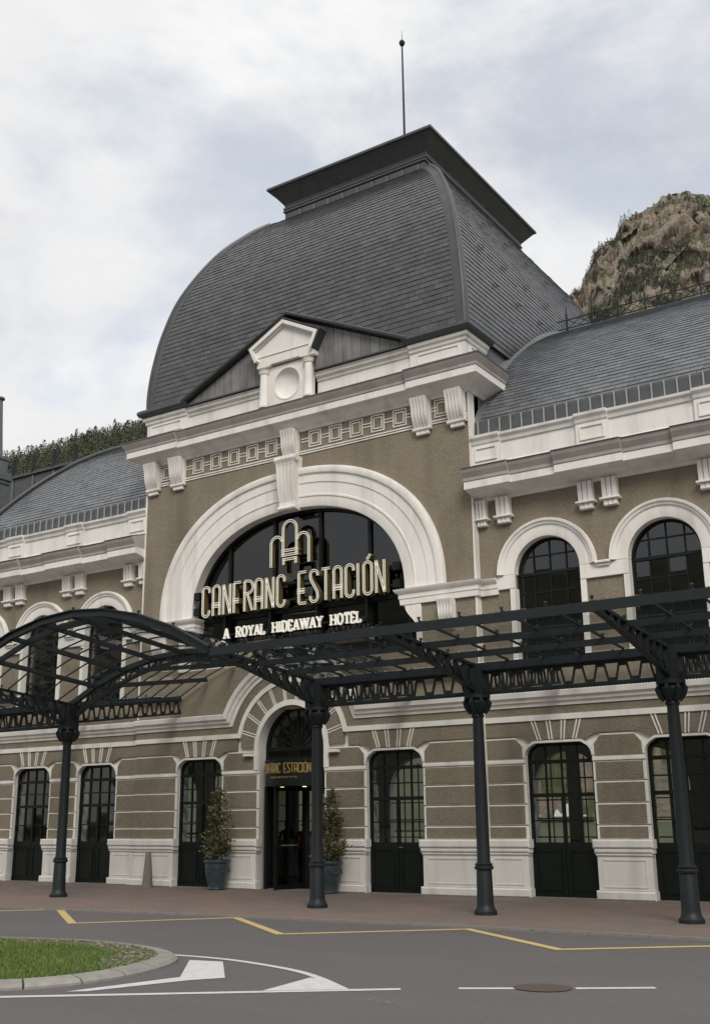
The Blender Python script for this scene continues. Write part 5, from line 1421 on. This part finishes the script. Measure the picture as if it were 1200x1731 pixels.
c = [(*vault(PI*i/NA, YO+0.42),) for i in range(NA+1)]
G().sweep(c, [(0.03, YO+0.40), (0.14, YO+0.40), (0.14, YO+0.45), (0.03, YO+0.45)]).build('arch_rib', 'steel', CN)
# trussed arch at the column line
tr = G(); n_ = 20
up_ = [Vector((SP*(1-2*i/n_), 0, zsec(0)+rise(0)*(1-(1-2*i/n_)**2)-0.07)) for i in range(n_+1)]
dn_ = [Vector((SP*(1-2*i/n_)*0.985, 0, 4.02+1.14*(1-abs(1-2*i/n_)**1.9))) for i in range(n_+1)]
for a, b in zip(up_, up_[1:]): tr.bar(a, b, 0.12, 0.06, (0, 1, 0))
for a, b in zip(dn_, dn_[1:]): tr.bar(a, b, 0.06, 0.12, (0, 1, 0))
for i in range(n_+1):
    if (up_[i]-dn_[i]).length > 0.08: tr.bar(dn_[i], up_[i], 0.04, 0.04, (0, 1, 0))
    if i < n_: tr.bar(dn_[i], up_[i+1], 0.03, 0.035, (0, 1, 0)) if i % 2 else tr.bar(up_[i], dn_[i+1], 0.03, 0.035, (0, 1, 0))
tr.build('arch_truss', 'steel', CN)
# longitudinal purlins and the panes of the vault
for i in range(1, NA):
    t = PI*i/NA
    for ya, yb_ in ((YO, 0.0), (0.0, YWL)):
        a, b = vault(t, ya), vault(t, yb_)
        G().bar((a[0], ya, a[1]-0.08), (b[0], yb_, b[1]-0.08), 0.05, 0.10, (math.cos(t)*0.4, 0, 1)).build('purlin', 'steel', CN)
for i in range(NA):
    for ya, yb_ in zip(vy, vy[1:]):
        q = [(*vault(PI*(i+f)/NA, yy),) for f, yy in ((0, ya), (0.5, ya), (1, ya), (1, yb_), (0.5, yb_), (0, yb_))]
        ysq = [ya, ya, ya, yb_, yb_, yb_]
        vs = [(p[0], y_, p[1]+0.03) for p, y_ in zip(q, ysq)]
        G().add(vs, [(0, 1, 4, 5), (1, 2, 3, 4)]).build('glass_pane', 'glass_roof', CN)

# ================================================================== POTS, BOLLARD
def potted(x, y, label, seed):
    R_ = random.Random(seed); P = empty('potted_tree', (x, y, 0)); thing(P, label, 'potted tree', 'potted trees at the entrance')
    prof = [(0.001, 0.0), (0.21, 0.0), (0.23, 0.03), (0.215, 0.09), (0.26, 0.25), (0.30, 0.42), (0.315, 0.55), (0.31, 0.62), (0.33, 0.64), (0.345, 0.68), (0.335, 0.72), (0.29, 0.72), (0.28, 0.66), (0.001, 0.65)]
    pot = G().lathe((0, 0, 0), prof, 28).build('pot', 'potblue', P, smooth=True)
    gl = G()
    for k in range(6):       # swags
        a0 = 2*PI*k/6; pts = []
        for i in range(7):
            a = a0+2*PI/6*i/6; z = 0.56-0.13*math.sin(PI*i/6); r = interp([(0.09, 0.22), (0.25, 0.265), (0.42, 0.305), (0.62, 0.315)], z)
            pts.append((math.cos(a)*r, math.sin(a)*r, z))
        gl.tube(pts, 0.016, 6)
    gl.build('swag', 'potblue', pot)
    G().lathe((0, 0, 0), [(0.001, 0.655), (0.285, 0.66), (0.001, 0.68)], 20).build('soil', 'soil', P)
    tr_ = G(); tips = []
    tr_.tube([(0, 0, 0.64), (0.02, 0.01, 1.2), (-0.01, 0.02, 1.8), (0.01, 0, 2.35)], [0.03, 0.024, 0.015, 0.005], 7)
    for k in range(58):
        z0 = 0.72+1.5*R_.random()**1.35; a = R_.uniform(0, 2*PI)
        rad = (0.42*(1-((z0-0.85)/1.7))**0.9 if z0 > 0.85 else 0.36)*R_.uniform(0.5, 1.3)
        rad = max(0.08, rad); tip = (math.cos(a)*rad, math.sin(a)*rad, z0+R_.uniform(0.05, 0.28))
        tr_.tube([(0, 0, z0), (tip[0]*0.5, tip[1]*0.5, z0+0.06), tip], [0.008, 0.006, 0.003], 4); tips.append((z0, tip))
    tr_.build('trunk', 'bark', P)
    lv = G()
    for z0, tip in tips:
        for _ in range(36):
            t = R_.uniform(0.25, 1.08); c = Vector((tip[0]*t, tip[1]*t, z0+(tip[2]-z0)*t))+Vector((R_.gauss(0, 0.045), R_.gauss(0, 0.045), R_.gauss(0, 0.05)))
            d = Vector((tip[0], tip[1], 0.12)).normalized()+Vector((R_.gauss(0, 0.6), R_.gauss(0, 0.6), R_.gauss(0.2, 0.5))); d.normalize()
            sd_ = d.cross(Vector((R_.random()-0.5, R_.random()-0.5, R_.random()-0.2))).normalized(); l_ = R_.uniform(0.055, 0.10); w = l_*0.30; nz = d.cross(sd_)
            lv.add([c, c+d*l_*0.45+sd_*w+nz*0.006, c+d*l_, c+d*l_*0.45-sd_*w+nz*0.006], [(0, 1, 2), (0, 2, 3)])
    me = bpy.data.meshes.new('foliage'); me.from_pydata([tuple(v) for v in lv.v], [], lv.f); link('foliage', me, 'leaf', P)['kind'] = 'stuff'
potted(-1.90, -0.66, 'leafy cone tree in blue glazed pot left of the entrance, beside the side door', 5)
potted(1.46, -0.60, 'leafy cone tree in blue pot right of the entrance, half behind a canopy column', 9)
bo_ = G().lathe((0, 0, 0), [(0.145, 0.0), (0.14, 0.05), (0.075, 0.86), (0.055, 0.90), (0.001, 0.905)], 20).build('bollard', 'stone', None, smooth=True)
bo_.location = (-4.10, -0.84, 0); thing(bo_, 'tapered grey stone bollard against the white plinth', 'bollard')

# ================================================================== PEOPLE BEHIND THE DOOR GLASS
def person(loc, rz, top, legs, label, seed):
    P = empty('person', loc); P.rotation_euler = (0, 0, rz); P.scale = (0.92, 0.92, 0.92); thing(P, label, 'person')
    J = {'pel': (0, 0, 0.95, 0.15, 0.11), 'wai': (0, 0, 1.12, 0.135, 0.10), 'che': (0, 0.01, 1.32, 0.17, 0.115), 'nk0': (0, 0.0, 1.47, 0.075, 0.07), 'nk1': (0, -0.01, 1.54, 0.055, 0.055), 'hd0': (0, -0.02, 1.60, 0.075, 0.085), 'hd1': (0, -0.015, 1.68, 0.085, 0.10), 'hd2': (0, 0, 1.75, 0.06, 0.07)}
    E_ = [('pel', 'wai'), ('wai', 'che'), ('che', 'nk0'), ('nk0', 'nk1'), ('nk1', 'hd0'), ('hd0', 'hd1'), ('hd1', 'hd2')]
    for s_, n_ in ((-1, 'l'), (1, 'r')):
        J['hp'+n_] = (s_*0.10, 0, 0.86, 0.095, 0.10); J['kn'+n_] = (s_*0.11, -0.01, 0.48, 0.062, 0.065); J['an'+n_] = (s_*0.115, 0.03, 0.08, 0.04, 0.045); J['to'+n_] = (s_*0.125, -0.14, 0.035, 0.04, 0.03)
        J['sh'+n_] = (s_*0.19, 0.01, 1.40, 0.062, 0.062); J['el'+n_] = (s_*0.25, 0.03, 1.12, 0.045, 0.045); J['wr'+n_] = (s_*0.25, -0.09, 0.90, 0.03, 0.03); J['ha'+n_] = (s_*0.245, -0.12, 0.83, 0.036, 0.022)
        E_ += [('pel', 'hp'+n_), ('hp'+n_, 'kn'+n_), ('kn'+n_, 'an'+n_), ('an'+n_, 'to'+n_), ('che', 'sh'+n_), ('sh'+n_, 'el'+n_), ('el'+n_, 'wr'+n_), ('wr'+n_, 'ha'+n_)]
        for f in range(5):
            nm = 'f%d%s' % (f, n_); o_ = -0.03+0.015*f
            J[nm] = (s_*0.245+s_*0.004, -0.125+o_, 0.76+(0.012*abs(f-2)), 0.009, 0.009) if f else (s_*0.225, -0.165, 0.80, 0.009, 0.009)
            E_.append(('ha'+n_, nm))
    ks_ = list(J); me = bpy.data.meshes.new('body'); me.from_pydata([J[k][:3] for k in ks_], [(ks_.index(a), ks_.index(b)) for a, b in E_], [])
    ob_ = bpy.data.objects.new('tmp', me); COL.objects.link(ob_)
    md = ob_.modifiers.new('s', 'SKIN'); 
    for i, k in enumerate(ks_):
        sv = me.skin_vertices[0].data[i]; sv.radius = J[k][3:5]; sv.use_root = (k == 'pel')
    ob_.modifiers.new('d', 'SUBSURF').levels = 2
    dg = bpy.context.evaluated_depsgraph_get(); bm_ = bpy.data.meshes.new_from_object(ob_.evaluated_get(dg)); bpy.data.objects.remove(ob_)
    bm_.name = 'body'
    for m_ in ('skin', top, legs, 'hair'): bm_.materials.append(M[m_])
    for p in bm_.polygons:
        c = p.center; p.use_smooth = True
        p.material_index = 2 if (c.z < 0.98 and abs(c.x) < 0.2) else (1 if c.z < 1.49 and not (c.z < 0.95) else 0)
        if c.z > 1.70 or (c.z > 1.58 and c.y > 0.02): p.material_index = 3
    body = bpy.data.objects.new('body', bm_); COL.objects.link(body); body.parent = P
    f = G(); f.tube([(0, -0.10, 1.655), (0, -0.128, 1.625)], [0.010, 0.017], 6); f.build('nose', 'skin', P)
    for s_ in (-1, 1):
        G().lathe((s_*0.032, -0.098, 1.665), [(0.001, -0.01), (0.011, 0), (0.001, 0.01)], 8).build('eye', 'hair', P)
        G().lathe((s_*0.088, 0.0, 1.64), [(0.001, -0.03), (0.015, 0), (0.001, 0.03)], 8).build('ear', 'skin', P)
    G().tube([(-0.022, -0.105, 1.585), (0, -0.112, 1.582), (0.022, -0.105, 1.585)], 0.006, 5).build('mouth', 'red', P)
person((-1.30, 2.2, 0.014), 0.6, 'red', 'navy', 'person in a red top standing inside the revolving door', 1)
person((-4.75, 6.0, 0.014), 0.6, 'navy', 'navy', 'person in dark clothes seen inside the hall through the entrance', 2)

# ================================================================== HILLS
def az_dir(a): a = math.radians(a); return math.sin(a), math.cos(a)
def terrain(name, tab, r_in, r_ridge, r_out, m, na, nr, rough, cliff=1.0, seed=0.0, base=0.0, rock=False):
    g = G(); a0, a1 = tab[0][0], tab[-1][0]; hts = {}
    for i in range(na+1):
        a = a0+(a1-a0)*i/na; dx, dy = az_dir(a); hr = r_ridge*math.tan(math.radians(interp(tab, a)))+1.7
        for j in range(nr+1):
            t = j/nr; r = r_in+(r_out-r_in)*t; x, y_ = CAM.x+dx*r, CAM.y+dy*r
            s_ = (r-r_in)/(r_ridge-r_in)
            if s_ <= 1: h = hr*(s_**cliff)
            else: h = hr*(1-0.35*(s_-1)/((r_out-r_in)/(r_ridge-r_in)-1))
            v = Vector((x*0.006, y_*0.006, seed)); amp = rough*min(1, s_*1.6)*hr
            nz = mn.fractal(v, 0.9, 2.1, 7)*amp+mn.ridged_multi_fractal(v*2.3, 0.9, 2.2, 5, 1.0, 2.0)*amp*0.35-amp*0.45
            fade = 0.25 if 0.9 < s_ < 1.1 else 1.0
            z = base+h+nz*fade
            if rock:
                w3 = Vector((x*0.012, y_*0.012, z*0.020+seed))
                off = (mn.ridged_multi_fractal(w3, 0.7, 2.2, 6, 1.0, 2.0)-1.0)*15+mn.fractal(w3*3.1, 0.55, 2.1, 5)*9
                off *= min(1, s_*2); x -= dx*off; y_ -= dy*off
                z += (mn.fractal(Vector((x*0.03, y_*0.03, seed+7)), 0.6, 2.2, 5))*(7 if fade < 1 else 11)
            g.v.append((x, y_, z))
    for i in range(na):
        for j in range(nr):
            k = i*(nr+1)+j; g.f.append((k, k+1, k+nr+2, k+nr+1))
    me = bpy.data.meshes.new(name); me.from_pydata(g.v, [], g.f); me.polygons.foreach_set('use_smooth', [True]*len(me.polygons))
    o = link(name, me, m); struct(o); return o, g
rt_tab = [(-30, 19), (-26, 22), (-23.2, 24.0), (-21.3, 25.2), (-20.75, 25.9), (-20.35, 26.1), (-20.15, 26.9), (-20.0, 27.1), (-19.75, 27.4), (-19.3, 28.0), (-18.6, 28.2), (-17.9, 28.8), (-16.55, 29.6), (-15.2, 30.1), (-14.2, 30.1), (-13.0, 29.7), (-11, 28.2), (-8, 25), (-4, 21)]
mt, mg = terrain('rocky_mountain', rt_tab, 330, 900, 1250, 'rock', 300, 320, 0.05, 0.85, 4.0, rock=True)
lt_tab = [(-75, 13), (-62, 15.5), (-55, 16.6), (-52.3, 17.4), (-50.5, 18.0), (-48, 18.9), (-45, 19.8), (-40, 21), (-34, 21.5), (-29, 20)]
lh, lg = terrain('forested_hill', lt_tab, 160, 520, 760, 'forestfloor', 150, 60, 0.04, 0.95, 9.0)
fr_tab = [(35, 8), (60, 11), (90, 14), (120, 15), (150, 13), (180, 15), (210, 13), (240, 10)]
fh, fg = terrain('unseen_valley_hillside', fr_tab, 110, 420, 700, 'forestfloor', 90, 24, 0.05, 0.9, 2.0)  # unseen valley side behind the camera, added to darken the window reflections
def tree_cards(g, base, h, w, kind, R_, n_):
    for _ in range(n_):
        t = R_.random()
        if kind == 'pine': rad = w*(1-t)**0.8*0.55*math.sqrt(R_.random())+0.02; z = h*(0.08+0.92*t)
        else:
            rad = w*0.5*math.sqrt(max(0, 1-(2*t-1)**2))*R_.random()**0.4; z = h*(0.18+0.82*t)
        a = R_.uniform(0, 2*PI); c = Vector((base[0]+math.cos(a)*rad, base[1]+math.sin(a)*rad, base[2]+z))
        s_ = h*R_.uniform(0.03, 0.065); d = Vector((math.cos(a)+R_.gauss(0, 0.5), math.sin(a)+R_.gauss(0, 0.5), R_.gauss(-0.1, 0.5))).normalized()
        e = d.cross(Vector((R_.gauss(0, 1), R_.gauss(0, 1), 1))).normalized()
        g.add([c-e*s_*0.6, c+d*s_*1.1, c+e*s_*0.6, c-d*s_*0.4+Vector((0, 0, -s_*0.3))], [(0, 1, 2, 3)])
def forest(name, tg, nr, m, kind, count, seed, size, jr, az=None, mask=None, label='', n_=46, el_min=None):
    R_ = random.Random(seed); g = G(); na = len(tg.v)//(nr+1)-1; k = 0; tries = 0
    while k < count and tries < count*30:
        tries += 1
        i = R_.uniform(az[0], az[1])*na if az else R_.uniform(0, na-1); j = R_.uniform(*jr)*nr
        i0, j0 = min(int(i), na-1), min(int(j), nr-1); q = tg.v[i0*(nr+1)+j0]; q2 = tg.v[(i0+1)*(nr+1)+j0+1]
        f = R_.random(); p = tuple(q[c]+(q2[c]-q[c])*f for c in range(3))
        if mask and not mask(p, q, tg.v[i0*(nr+1)+j0+1], R_): continue
        h = R_.uniform(*size); tree_cards(g, (p[0], p[1], p[2]-0.5), h, h*(0.52 if kind == 'pine' else 0.85), kind, R_, n_); k += 1
    me = bpy.data.meshes.new(name); me.from_pydata([tuple(v) for v in g.v], [], g.f); o = link(name, me, m); o['kind'] = 'stuff'; o['label'] = label; o['category'] = 'forest'
    return o
vis = lambda a, tab: (a-tab[0][0])/(tab[-1][0]-tab[0][0])
lz = (vis(-54, lt_tab), vis(-42, lt_tab))
forest('pine_wood', lg, 60, 'pine', 'pine', 900, 3, (4.5, 10), (0.30, 0.66), lz, None, 'dark conifers covering the hill behind the left wing', 110)
forest('broadleaf_wood', lg, 60, 'broad', 'broad', 2600, 4, (4, 7.5), (0.30, 0.66), lz, None, 'lighter broadleaf trees mixed in on the left hill', 90)
def cliffmask(p, q, qn, R_):
    sl = abs(qn[2]-q[2])/max(0.1, math.hypot(qn[0]-q[0], qn[1]-q[1]))
    nz = mn.noise(Vector((p[0]*0.013, p[1]*0.013, p[2]*0.013)))+0.4*mn.noise(Vector((p[0]*0.05, p[1]*0.05, p[2]*0.04)))
    hf = min(1, max(0, (p[2]-250)/260))
    return nz > -0.12+0.38*hf+0.12*(sl-0.7) and R_.random() < 0.9
rz_ = (vis(-22.5, rt_tab), vis(-11.5, rt_tab))
forest('mountain_pines', mg, 320, 'pine', 'pine', 4200, 5, (4, 9), (0.30, 0.64), rz_, cliffmask, 'scattered dark pines on the ledges of the rocky mountain', 60)
